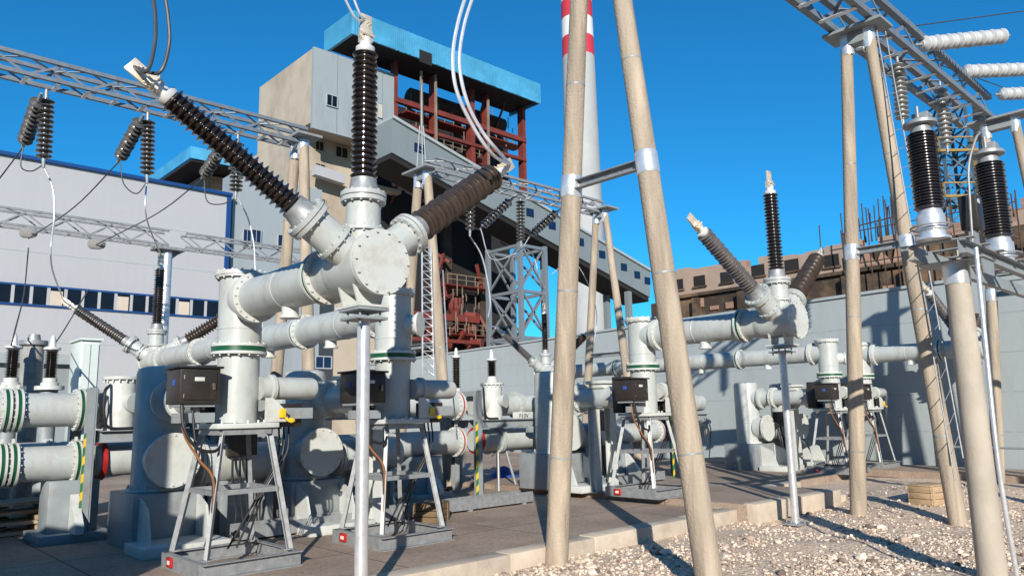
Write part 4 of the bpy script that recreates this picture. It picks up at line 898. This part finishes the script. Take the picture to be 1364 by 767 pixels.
ap = MB().prism([w0-wd*14+nn*.25, w0+wd*6+nn*.25, w0+wd*6+nn*2.2, w0-wd*14+nn*2.2], (0, 0, .16)); ap.solo('path', 'slab', kind='structure', smooth=False)
t = thing('handrail', PZ(1257, 645, 0), 'low thin grey pipe rail beside the grey wall at right', 'handrail')
a = PZ(1257, 645, .1); b = a-wd*5
MB().cyl(a+Vector((0, 0, .75)), b+Vector((0, 0, .75)), .02, n=8).part('rail', 'steel_paint', t)
for q in (0, .33, .66, 1): p = a.lerp(b, q); MB().cyl(p, p+Vector((0, 0, .75)), .018, n=8).part('rail_post', 'steel_paint', t)

# ------------------------------------------------------------------ factory hall
VH = 60
c = PY(307, 262, VH); zr = c.z; zb0 = PY(150, 390, VH).z; zs1 = PY(0, 378, VH).z; zs0 = PY(0, 402, VH).z
t = thing('factory_hall', (c.x-20, VH, 0), 'huge pale grey factory hall with blue roof edge and window strip', 'factory hall')
MB().box(c.x-70, c.x, VH, VH+40, 0, zr).part('wall', 'shed_wall', t, smooth=False)
MB().box(c.x-70, c.x+.1, VH-.25, VH+40, zr+.002, zr+.26).part('roof_edge', 'blue_trim', t, smooth=False)
MB().box(c.x-.3, c.x+.06, VH-.12, VH-.003, 0, zr).part('corner_trim', 'blue_trim', t, smooth=False)
cj = MB()
for z in (zs1+2.4, zs1+5.4, zs0-2.6): cj.box(c.x-70, c.x-.31, VH-.02, VH-.003, z, z+.06)
cj.parts('cladding_joint', 'wall_panel', t, smooth=False)
st_ = MB().box(c.x-70, PY(290, 410, VH).x, VH-.06, VH-.004, zs0, zs1).part('window', 'glass_dark', t, 'long dark window strip', smooth=False)
MB().box(c.x-70, PY(290, 410, VH).x, VH-.12, VH-.005, zs1+.002, zs1+.14).box(c.x-70, PY(290, 410, VH).x, VH-.12, VH-.005, zs0-.14, zs0-.002).part('window_trim', 'blue_trim', st_, smooth=False)
m = MB()
for px in (16, 41, 64, 87, 110, 132, 154, 175, 196, 215, 236, 255, 274): x = PY(px, 395, VH).x; m.box(x-.1, x+.1, VH-.1, VH-.062, zs0, zs1)
m.part('mullion', 'shed_wall', st_, smooth=False)
m = MB()
for px in (74, 163, 245): x = PY(px, 395, VH).x; m.box(x-.42, x+.42, VH-.09, VH-.063, zs0, zs1-.2)
m.parts('blind_panel', 'tan_panel', st_, smooth=False)

# ------------------------------------------------------------------ boiler tower
VT = 62
c = PY(416, 65, VT); uT = c.x; zT = c.z; uE = PY(525, 95, VT).x; zB = PY(416, 164, VT).z
vL = PX(346, 113, uT).y
t = thing('boiler_tower', (uT, VT, 0), 'tall half built boiler tower of sandy concrete and grey cladding', 'industrial building')
MB().box(uT, uE, VT, vL, zB, zT).part('head_block', 'tower_sand', t, smooth=False)
cl = MB().box(uT+.0, uE, VT-.3, VT-.002, zB-.6, zT+.1).part('cladding', 'tower_grey', t, 'grey sheet cladding', smooth=False)
x = uT+2.6
while x < uE-.5:
    MB().box(x-.035, x+.035, VT-.312, VT-.302, zB-.6, zT+.1).part('seam', 'seam_grey', cl, smooth=False); x += 2.6
def win(px0, py0, px1, py1, v, parent, frame_m='wall_panel', gm='glass_dark'):
    a = PY(px0, py0, v); b = PY(px1, py1, v); x0, x1 = a.x, b.x; z0, z1 = min(a.z, b.z), max(a.z, b.z)
    o = MB().box(x0, x1, v-.1, v-.02, z0, z1).part('window', gm, parent, smooth=False); w_ = (x1-x0)*.06
    MB().box(x0-w_, x0, v-.16, v-.021, z0-w_, z1+w_).box(x1, x1+w_, v-.16, v-.021, z0-w_, z1+w_).box(x0, x1, v-.16, v-.021, z1, z1+w_).box(x0, x1, v-.16, v-.021, z0-w_, z0).box((x0+x1)/2-w_/3, (x0+x1)/2+w_/3, v-.14, v-.101, z0, z1).part('frame', frame_m, o, smooth=False)
    return o
win(435, 126, 448, 144, VT-.3, t)
win(503, 138, 508, 158, VT-.3, t, gm='tan_panel')
vb = VT+3.2
MB().box(uT, PY(503, 200, vb).x, vb, vL+2, 0, zB-.01).part('body', 'tower_sand', t, smooth=False)
for q in ((420, 188, 430, 202), (420, 218, 432, 228), (418, 264, 432, 280), (447, 195, 462, 212)): win(*q, vb, t, 'tower_sand', 'near_black')
# dark slot behind the standing bushing and beams
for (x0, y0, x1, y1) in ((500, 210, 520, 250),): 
    a = PY(x0, y0, vb); b = PY(x1, y1, vb); MB().box(a.x, b.x, vb-.08, vb-.01, b.z, a.z).part('opening', 'near_black', t, smooth=False)
a = PY(418, 227, vb-1.5); b = PY(458, 240, vb-1.5); MB().bar(a, b, .8, 1.0).part('ledge_beam', 'shed_wall', t, smooth=False)
# roof with blue sheet fascia
VRf = VT-3
a = PY(470, 38, VRf); b = PY(719, 113, VRf); zr1 = b.z; zr0 = PY(719, 138, VRf).z; vB = PX(433, 66, a.x).y
r = MB().box(a.x+.3, b.x-.3, VRf+.3, vB-.3, zr0+.35, zr1-1.2).part('roof', 'near_black', t, smooth=False)
n = 110; f = MB()
f.box(a.x, b.x, VRf, VRf+.15, zr0, zr1).box(a.x, a.x+.15, VRf+.152, vB, zr0, zr1).box(b.x-.15, b.x, VRf+.152, vB, zr0, zr1)
for i in range(n):
    x = a.x+(b.x-a.x)*(i+.5)/n; d_ = random.uniform(.0, .07); f.box(x-.1, x+.1, VRf-.10, VRf-.002, zr0-d_, zr1+d_*.6)
for i in range(24):
    y = VRf+(vB-VRf)*(i+.5)/24; f.box(a.x-.12, a.x-.002, y-.12, y+.12, zr0, zr1)
f.part('roof_fascia', 'blue_sheet', r, smooth=False)
p = PY(566, 78, VRf); MB().box(p.x-.8, p.x+.8, VRf-.14, VRf-.122, zr0-.4, p.z+.7).part('opening', 'near_black', r, smooth=False)
# dark interior and red frame
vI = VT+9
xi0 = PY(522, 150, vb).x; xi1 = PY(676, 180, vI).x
MB().box(uE+.05, xi1, vI, vI+6, 0, zr0+.34).part('boiler_casing', 'near_black', t, smooth=False)
MB().box(PY(503, 200, vb).x+.01, PY(651, 400, vb+.5).x, vb+.5, vI-.01, 0, PY(520, 190, vb).z).part('boiler_casing', 'near_black', t, smooth=False)
MB().box(PY(480, 240, vb).x, PY(526, 250, vb).x, vb-1.2, vb-.01, PY(500, 256, vb).z, PY(500, 251, vb).z).part('ledge_beam', 'tower_sand', t, smooth=False)
rs = MB(); vC = VT-.5
cols = []
for px, w_ in ((528, .35), (580, .4), (630, .6), (650, .35), (698, .5)):
    x = PY(px, 160, vC).x; cols.append(x); MB().box(x-w_/2, x+w_/2, vC, vC+.9, PY(px, 190+max(0, px-560)*.62, vC).z, zr0+.3).part('column', 'red_steel', t, smooth=False)
for px, w_ in ((612, .6), (640, .6), (668, .5)):
    x = PY(px, 160, vC+6).x; MB().box(x-w_/2, x+w_/2, vC+6, vC+6.8, PY(px, 200+max(0, px-560)*.6, vC).z, zr0+.3).part('column', 'dark_brown', t, smooth=False)
def zline(px, py, v=vC): return PY(px, py, v).z
for px, py, w_ in ((560, 143, .55), (640, 196, .35), (600, 420, .7), (600, 452, .35)):
    z = zline(px, py); MB().box(cols[0]-.2, cols[-1]+.2 if py < 300 else PY(648, 400, vC).x, vC-.15 if py < 300 else vC+1.2, vC+.35 if py < 300 else vC+1.7, z-w_/2, z+w_/2).part('girder', 'red_steel', t, smooth=False)
random.seed(3)
m = MB()
for i in range(26):
    px = random.uniform(532, 690); py = random.uniform(130, 250); p = PY(px, py, vC+random.uniform(1, 5)); q = PY(px+random.uniform(-25, 25), py+random.uniform(10, 40), vC+random.uniform(2, 6)); m.bar(p, q, .2, .2)
for i in range(16):
    px = random.uniform(575, 645); py = random.uniform(330, 460); p = PY(px, py, vC+random.uniform(1, 3.4)); q = PY(px+random.uniform(-22, 22), py+random.uniform(8, 35), vC+random.uniform(1, 3.4)); m.bar(p, q, .3, .3)
m.parts('bracing', 'red_steel', t, smooth=False)
m = MB()
for i in range(30):
    px = random.uniform(535, 690); py = random.uniform(125, 215); p = PY(px, py, vC+random.uniform(.5, 6)); m.bar(p, p+Vector((0, 0, random.uniform(.6, 1.8))), .08, .08)
for px, y0, y1 in ((561, 95, 185), (580, 100, 190), (650, 132, 225)):
    m.bar(PY(px, y0, vC-.8), PY(px+1, y1, vC-.8), .22, .22)
for i in range(26):
    px = random.uniform(595, 640); py = random.uniform(380, 460); p = PY(px, py, vC+random.uniform(.5, 4)); m.bar(p, p+Vector((0, 0, random.uniform(.6, 1.6))), .08, .08)
m.parts('pipework', 'soot_tan', t, smooth=False)
for px, py, s_ in ((622, 418, 2.2), (606, 398, 1.4), (632, 452, 1.6)):
    p = PY(px, py, vC+3); MB().lathe(p, (0, 0, -1), [(0, s_*.7), (s_*.8, s_*.6), (s_*1.6, .35)], 8).part('hopper', 'red_steel', t, smooth=False)

# platforms with railings, a drum and ducts inside the frame
for y_, xa, xb in ((205, 560, 640), (170, 535, 690), (380, 590, 648), (445, 575, 648)):
    z = PY(600, y_, vC+2.5).z; X0 = PY(xa, y_, vC+2.5).x; X1 = PY(xb, y_, vC+2.5).x
    pl = MB().box(X0, X1, vC+1.6, vC+3.4, z-.12, z).part('walkway', 'red_steel', t, smooth=False); m = MB()
    x = X0
    while x < X1: m.bar((x, vC+1.65, z), (x, vC+1.65, z+1.1), .07, .07); x += 1.3
    m.bar((X0, vC+1.65, z+1.1), (X1, vC+1.65, z+1.1), .08, .08); m.bar((X0, vC+1.65, z+.55), (X1, vC+1.65, z+.55), .06, .06); m.part('railing', 'soot_tan', pl, smooth=False)
p = PY(610, 150, vC+4); MB().cyl(p-Vector((7, 0, 0)), p+Vector((7, 0, 0)), 1.0, n=20).part('drum', 'dark_brown', t)
for px in (592, 640): p = PY(px, 300, vC+4.2); MB().box(p.x-.6, p.x+.6, p.y-.6, p.y+.6, 0, PY(px, 215, vC+4.2).z).part('duct', 'dark_brown', t, smooth=False)

# annex with blue parapet left of the tower
VA = 75
a = PY(272, 232, VA); b = PY(322, 250, VA); c2 = PY(240, 216, VA)
t = thing('annex_building', (a.x, VA, 0), 'brick annex with dark roof and pale blue parapet behind the hall', 'annex')
MB().box(a.x, b.x, VA, VA+8, 0, a.z).part('wall', 'brick', t, smooth=False)
MB().prism([(c2.x, VA-3, a.z+.05), (b.x, VA-3, a.z-.05+.4), (b.x, VA+9, a.z+.4), (c2.x, VA+9, a.z+.05)], (0, 0, .25)).part('roof', 'near_black', t, smooth=False)
MB().box(c2.x, b.x, VA-3.2, VA-3.01, a.z+.32, a.z+1.5).box(c2.x-.15, c2.x-.01, VA-3.2, VA+9, a.z+.32, a.z+1.5).part('parapet', 'blue_sheet', t, smooth=False)
# lower grey block in front of tower
VG = 60.6
a = PY(309, 235, VG); b = PY(470, 300, VG); zz = PY(345, 236, VG).z
t = thing('grey_annex', (a.x, VG, 0), 'grey clad block with small windows at the foot of the tower', 'industrial building')
MB().box(uT-7.0 if False else PY(309, 300, VG).x, uT+.6, VG, VG+2.4, 0, zz).part('wall', 'tower_grey', t, smooth=False)
for q in ((324, 306, 333, 330), (335, 306, 346, 330), (370, 313, 382, 334), (420, 475, 440, 490)): win(*q, VG, t, 'shed_wall', 'navy_glass')
a = PY(300, 280, 64); b = PY(400, 280, 64)
# ------------------------------------------------------------------ conveyor gallery
VC = 56
p0 = PY(522, 158, VC); p1 = PY(866, 362, VC); q0 = PY(522, 203, VC); q1 = PY(866, 396, VC)
gw = 4.4
t = thing('conveyor_gallery', (p0.x, VC, 0), 'long grey conveyor gallery sloping down from the boiler tower', 'conveyor gallery')
MB().prism([p0, p1, q1, q0], (0, gw, 0)).part('casing', 'gallery_grey', t, smooth=False)
MB().prism([q0+Vector((0, .25, -.02)), q1+Vector((0, .25, -.02)), q1+Vector((0, gw-.1, -.02)), q0+Vector((0, gw-.1, -.02))], (0, 0, -.5)).part('underside', 'near_black', t, smooth=False)
MB().prism([p0+Vector((0, -.25, .3)), p1+Vector((0, -.25, .3)), p1+Vector((0, gw+.2, .3)), p0+Vector((0, gw+.2, .3))], (0, 0, -.29)).part('roof', 'wall_joint', t, smooth=False)
for i in range(1, 22):
    f = i/22; a_ = p0.lerp(p1, f); b_ = q0.lerp(q1, f); MB().bar(a_+Vector((0, -.012, 0)), b_+Vector((0, -.012, 0)), .07, .02, (0, 1, 0)).part('seam', 'seam_grey', t, smooth=False)
for px in (558, 706, 735, 800, 828, 845, 858, 772):
    f = (PY(px, 280, VC).x-p0.x)/(p1.x-p0.x); cc = p0.lerp(p1, f).lerp(q0.lerp(q1, f), .42); s_ = .55
    MB().box(cc.x-s_, cc.x+s_, VC-.08, VC-.003, cc.z-s_*.8, cc.z+s_*.8).part('window', 'navy_glass', t, smooth=False)
for px in (842, 760):
    f = (PY(px, 380, VC).x-p0.x)/(p1.x-p0.x); cc = q0.lerp(q1, f)
    for y in (VC+.5, VC+gw-.5): MB().box(cc.x-.35, cc.x+.35, y-.3, y+.3, 0, cc.z-.55).part('column', 'gallery_grey', t, smooth=False)
# lattice support tower
VLt = 54
t = thing('lattice_tower', (PY(690, 460, VLt).x, VLt, 0), 'grey steel lattice tower under the conveyor gallery', 'lattice tower')
x0 = PY(694, 400, VLt).x; d_ = PX(651, 400, x0).y-VLt; x1 = PY(727, 400, VLt).x; zt_ = PY(690, 322, VLt).z
cor = [(x0, VLt), (x1, VLt), (x1, VLt+d_), (x0, VLt+d_)]
for x, y in cor: MB().bar((x, y, 0), (x, y, zt_), .44, .44).part('leg', 'galv_dark', t, smooth=False)
m = MB(); nb = 4; 
for i in range(nb):
    za, zc = zt_*i/nb, zt_*(i+1)/nb
    for k in range(4):
        a = Vector((*cor[k], 0)); b = Vector((*cor[(k+1) % 4], 0)); Z0 = Vector((0, 0, za)); Z1 = Vector((0, 0, zc))
        m.bar(a+Z0, b+Z1, .19, .19); m.bar(b+Z0, a+Z1, .19, .19); m.bar(a+Z1-Vector((0, 0, .3)), b+Z1-Vector((0, 0, .3)), .3, .3)
m.part('bracing', 'galv_dark', t, smooth=False)

# ------------------------------------------------------------------ chimney
a = None
base = CAM+ray(777.5, 265)*(150/ray(777.5, 265).dot(FS)); cx, cy = base.x, base.y
dist = 150
t = thing('chimney', (cx, cy, 0), 'tall grey chimney with red and white bands behind the tallest pole', 'chimney')
def zat(y, px=772):
    d = ray(px, y); k_ = sqrt(cx*cx+cy*cy)/sqrt(d.x*d.x+d.y*d.y); return H+d.z*k_
def rad(z): return 3.95-.0085*z
zz = [0, zat(78)]
prof = [(0, rad(0)), (zat(78), rad(zat(78)))]
MB().lathe((cx, cy, 0), (0, 0, 1), prof, 48).part('shaft', 'chimney_grey', t)
ys = [78, 53, 28, 5, -20, -45, -70]
for i in range(6):
    za, zb_ = zat(ys[i]), zat(ys[i+1]); MB().lathe((cx, cy, za+.002), (0, 0, 1), [(0, rad(za)), (zb_-za-.004, rad(zb_))], 48).part('red_band' if i % 2 == 0 else 'white_band', 'chimney_red' if i % 2 == 0 else 'chimney_white', t)

# ------------------------------------------------------------------ ruined brick building
UR = 42
def PR(x, y): return PX(x, y, UR)
l = PR(880, 368); r_ = PR(1400, 262); ztop = (PR(900, 365).z+PR(1120, 320).z)/2; zmid = PR(1010, 382).z; zlow = PR(1000, 430).z
t = thing('brick_ruin', (UR, (l.y+r_.y)/2, 0), 'burnt out brick building with empty windows behind the grey wall', 'ruined building')
random.seed(11)
poly = []; y = l.y
poly.append(Vector((UR, l.y, 0)))
while y > r_.y-6:
    poly.append(Vector((UR, y, ztop+random.choice((-.5, -.2, -.08, 0, 0, .05, .2))*random.uniform(.5, 1.2)))); y -= random.uniform(.5, 1.4); poly.append(Vector((UR, y, poly[-1].z)))
poly.append(Vector((UR, y, 0)))
MB().prism(poly, (.6, 0, 0)).part('wall', 'brick', t, smooth=False)
wn_ = [(903, 379, 8), (932, 374, 9), (968, 369, 9), (1010, 360, 11), (1055, 353, 9), (1108, 347, 9), (1165, 340, 9), (1225, 330, 10), (1280, 321, 10)]
for px, py, s_ in wn_:
    p = PR(px, py); hw = .42; hh = .34
    o = MB().box(UR-.05, UR-.01, p.y-hw, p.y+hw, p.z-hh, p.z+hh).part('window', 'near_black', t, smooth=False)
    MB().box(UR-.12, UR-.011, p.y-hw-.1, p.y+hw+.1, p.z-hh-.12, p.z-hh-.002).part('sill', 'burnt', o, smooth=False)
MB().box(UR-.75, UR-.13, r_.y-6, l.y, zmid-.12, zmid+.08).part('ledge', 'burnt', t, smooth=False)
MB().box(UR-.5, UR-.002, r_.y-6, l.y, 0, zmid-.26).part('lower_wall', 'burnt', t, 'sooty blackened lower wall', smooth=False)
m = MB(); y = l.y
while y > r_.y-5: m.box(UR-1.0, UR-.505, y-.2, y+.2, 0, zmid-.26); y -= 3.2
m.part('pier', 'burnt', t, smooth=False)
MB().box(UR-.3, UR-.131, r_.y-6, PR(1128, 330).y, zmid+.11, ztop-.75).part('burnt_face', 'burnt', t, 'scorched upper wall', smooth=False)
for px in (1150, 1172, 1196, 1216):      # broken roof slabs leaning on the scorched part
    p = PR(px, 360); MB().prism([(UR-.6, p.y, zmid+.12), (UR-.6, p.y-1.0, zmid+.12), (UR-.4, p.y-.3, ztop-.2-random.uniform(0, .8))], (.15, 0, 0)).part('broken_slab', 'brick', t, smooth=False)
random.seed(5); m = MB()
for i in range(26):
    y = random.uniform(r_.y, l.y); z = random.uniform(zlow-1, zmid-.8); m.box(UR-.62, UR-.505, y-random.uniform(.1, .5), y+random.uniform(.1, .5), z, z+random.uniform(.2, .7))
m.parts('charred_panel', 'brick', t, smooth=False)
m = MB()
for i in range(34):
    px = random.uniform(1130, 1210) if i < 22 else random.uniform(1090, 1364); p = PR(px, 320); m.cyl((UR+.2, p.y, ztop-.2), (UR+.2+random.uniform(-.1, .1), p.y+random.uniform(-.1, .1), ztop+random.uniform(.5, 2.4)), .035, n=5)
p = PR(1135, 320); q = PR(1215, 320); m.cyl((UR+.2, p.y, ztop+.8), (UR+.2, q.y, ztop+1.0), .04, n=5)
m.parts('rebar', 'rebar', t)
# higher back part at the right
p = PX(1140, 330, UR+6); q = PX(1420, 270, UR+6)
zq = PX(1250, 290, UR+6).z; poly = [Vector((UR+6, p.y, 0))]; y = p.y
while y > q.y: poly.append(Vector((UR+6, y, zq+random.uniform(-.5, .25)-(1.2 if y > p.y-2 else 0)))); y -= random.uniform(.5, 1.5); poly.append(Vector((UR+6, y, poly[-1].z)))
poly.append(Vector((UR+6, y, 0))); MB().prism(poly, (1, 0, 0)).part('back_wall', 'brick', t, smooth=False)
sc = MB()          # thin scaffolding standing in front of the scorched part
ya_, yb_ = PR(1135, 340).y, PR(1364, 300).y; n_ = 12
for i in range(n_+1):
    y = ya_+(yb_-ya_)*i/n_; sc.cyl((UR-1.0, y, 0), (UR-1.0, y, ztop+random.uniform(.4, 1.8)), .035, n=6)
for z in (zmid-1.5, zmid+.3, ztop+.25): sc.cyl((UR-1.04, ya_, z), (UR-1.04, yb_, z), .03, n=6)
sc.parts('scaffold_tube', 'rebar', t)

# lattice crane mast behind the ruin
cp = CAM+ray(1268, 240)*(62/ray(1268, 240).dot(FS)); 
t = thing('crane_mast', (cp.x, cp.y, 0), 'dark lattice mast with yellow platforms between the black arresters', 'lattice mast')
m = MB(); yv = MB(); s_ = 1.1; ztp = (CAM+ray(1268, 140)*(62/ray(1268, 140).dot(FS))).z
rx = Vector((RS.x, RS.y, 0)).normalized(); ry = Vector((-rx.y, rx.x, 0)); cc = Vector((cp.x, cp.y, 0))
cn = [cc+rx*a*s_+ry*b*s_ for a, b in ((-1, -1), (1, -1), (1, 1), (-1, 1))]
for q in cn: m.bar(q, q+Vector((0, 0, ztp)), .22, .22)
z = 0
while z < ztp-2:
    for k in range(4):
        a, b = cn[k], cn[(k+1) % 4]; m.bar(a+Vector((0, 0, z)), b+Vector((0, 0, z+2)), .13, .13); m.bar(a+Vector((0, 0, z+2)), b+Vector((0, 0, z+2)), .13, .13); m.bar(b+Vector((0, 0, z)), a+Vector((0, 0, z+2)), .11, .11)
    z += 2
m.part('lattice', 'crane_blue', t, smooth=False)
for z in (ztp-4.2, ztp-8.0, ztp-11.5):
    for k in range(4):
        a = cc+(cn[k]-cc)*1.7+Vector((0, 0, z)); b = cc+(cn[(k+1) % 4]-cc)*1.7+Vector((0, 0, z)); yv.bar(a, b, .2, .2); yv.bar(a+Vector((0, 0, 1.1)), b+Vector((0, 0, 1.1)), .12, .12); yv.bar(a, a+Vector((0, 0, 1.1)), .12, .12)
yv.bar(cn[1]+rx*.3+Vector((0, 0, 0)), cn[1]+rx*.3+Vector((0, 0, ztp-3)), .3, .3)
yv.part('platform', 'crane_yellow', t, smooth=False)

# ------------------------------------------------------------------ unseen shade caster added beyond the left edge, built as a transformer
def T(X, Y, Z): return ya*X+yb*Y+Vector((0, 0, Z))
t = thing('shade_caster', T(-6, 2, 0), 'added unseen shade caster built as a grey power transformer just beyond the left picture edge', 'transformer')
def tbox(X0, X1, Y0, Y1, z0, z1): return MB().prism([T(X0, Y0, z0), T(X1, Y0, z0), T(X1, Y1, z0), T(X0, Y1, z0)], (0, 0, z1-z0))
tbox(-9.5, -3.7, .8, 3.0, .4, 3.1).part('tank', 'steel_paint', t, smooth=False)
tbox(-9.8, -3.5, .6, 3.2, 0, .398).part('plinth', 'slab', t, smooth=False)
for i in range(14): tbox(-9.2+i*.38, -9.15+i*.38, 3.003, 3.6, .8, 2.8).part('cooling_fin', 'steel_paint', t, smooth=False)
tbox(-5.05, -4.1, 1.4, 2.2, 3.103, 5.3).part('turret', 'steel_paint', t, smooth=False)
MB().lathe(T(-4.55, 1.8, 5.303), (0, 0, 1), shed_profile(1.1, 12, .25, .38), 24).part('bushing', 'porcelain', t)
MB().lathe(T(-9.0, 1.8, 4.0), ya, [(0, .42), (2.4, .42)], 28).part('conservator', 'steel_paint', t)

# ------------------------------------------------------------------ small things
def crate(p, sx, sy, sz, rot, m, name, label, cat):
    c, s_ = cos(rot), sin(rot); t = thing(name, p, label, cat); t.rotation_euler = (0, 0, rot)
    b = MB(); n = 3
    for i in range(n):
        z0 = sz*i/n+.004; z1 = sz*(i+1)/n-.004
        b.cbox(-sx/2, sx/2, -sy/2, -sy/2+.02, z0, z1, .003).cbox(-sx/2, sx/2, sy/2-.02, sy/2, z0, z1, .003).cbox(-sx/2, -sx/2+.02, -sy/2+.021, sy/2-.021, z0, z1, .003).cbox(sx/2-.02, sx/2, -sy/2+.021, sy/2-.021, z0, z1, .003)
    b.v = [v+t.location for v in b.v]; b.part('planks', m, t)
    b = MB().cbox(-sx/2, sx/2, -sy/2, sy/2, sz+.001, sz+.02, .003); b.v = [v+t.location for v in b.v]; b.part('lid', m, t)
    b = MB()
    for a in (-1, 1):
        for d_ in (-1, 1): b.box(a*(sx/2-.05)-.03, a*(sx/2-.05)+.03, d_*(sy/2+.008)-.007, d_*(sy/2+.008)+.007, 0, sz)
    b.v = [v+t.location for v in b.v]; b.part('battens', m, t)
crate(PZ(575, 694, SZ), .46, .36, .26, .5, 'box_brown', 'wooden_box', 'dark brown wooden box on the paving left of centre', 'wooden box')
p = PZ(1240, 671, .1); crate(p, .55, .4, .3, -.25, 'wood', 'wooden_crate', 'tan wooden crate on the gravel near the grey wall', 'crate')
def plank_pile(p, n, L_, label, rot=0.1):
    t = thing('plank_pile', p, label, 'timber pile', 'piles of pale planks'); random.seed(n)
    z = p.z
    for i in range(n):
        m = MB(); a = rot+random.uniform(-.12, .12); cx_ = p.x+random.uniform(-.15, .15); cy_ = p.y+random.uniform(-.1, .1)
        d = Vector((cos(a), sin(a), 0))*L_/2
        for k in (-1, 0, 1): m.bar(Vector((cx_, cy_+k*.22, z+.03)) - d, Vector((cx_, cy_+k*.22, z+.03))+d, .18, .045)
        m.part('plank', 'wood_pale', t); z += .06
        m = MB()
        for k in (-.35, .35): m.bar((cx_+k*L_, cy_-.35, z+.035), (cx_+k*L_, cy_+.35, z+.035), .09, .06)
        m.part('bearer', 'wood', t); z += .075
plank_pile(PZ(528, 655, SZ), 4, 1.6, 'pile of pale planks seen between the trestle legs left of centre')
plank_pile(PY(25, 690, 13.2)*1.0+Vector((0, 0, 0)) if False else Vector((2.2, 13.0, SZ)), 4, 1.5, 'pile of pale planks under the bus pipes at the left edge')
MB().tube([PZ(585, 655, SZ+.02), PZ(600, 650, SZ+.15)], .05, 6).solo('pipe_offcut', 'rust', 'short rusty pipe offcut on the paving', 'pipe')
p = PZ(672, 640, SZ); tp = MB(); random.seed(2)
ng = 8
for j_ in range(ng):
    for i_ in range(ng): tp.v.append(Vector((p.x+(i_-ng/2)*.11, p.y+(j_-ng/2)*.11, SZ+.28*math.exp(-((i_-ng/2)**2+(j_-ng/2)**2)/9)+random.uniform(0, .07))))
for j_ in range(ng-1):
    for i_ in range(ng-1): tp.f.append((j_*ng+i_, j_*ng+i_+1, (j_+1)*ng+i_+1, (j_+1)*ng+i_))
tp.solo('tarpaulin', 'tarp_blue', 'crumpled blue tarpaulin on the paving under the white bus module', 'tarpaulin')
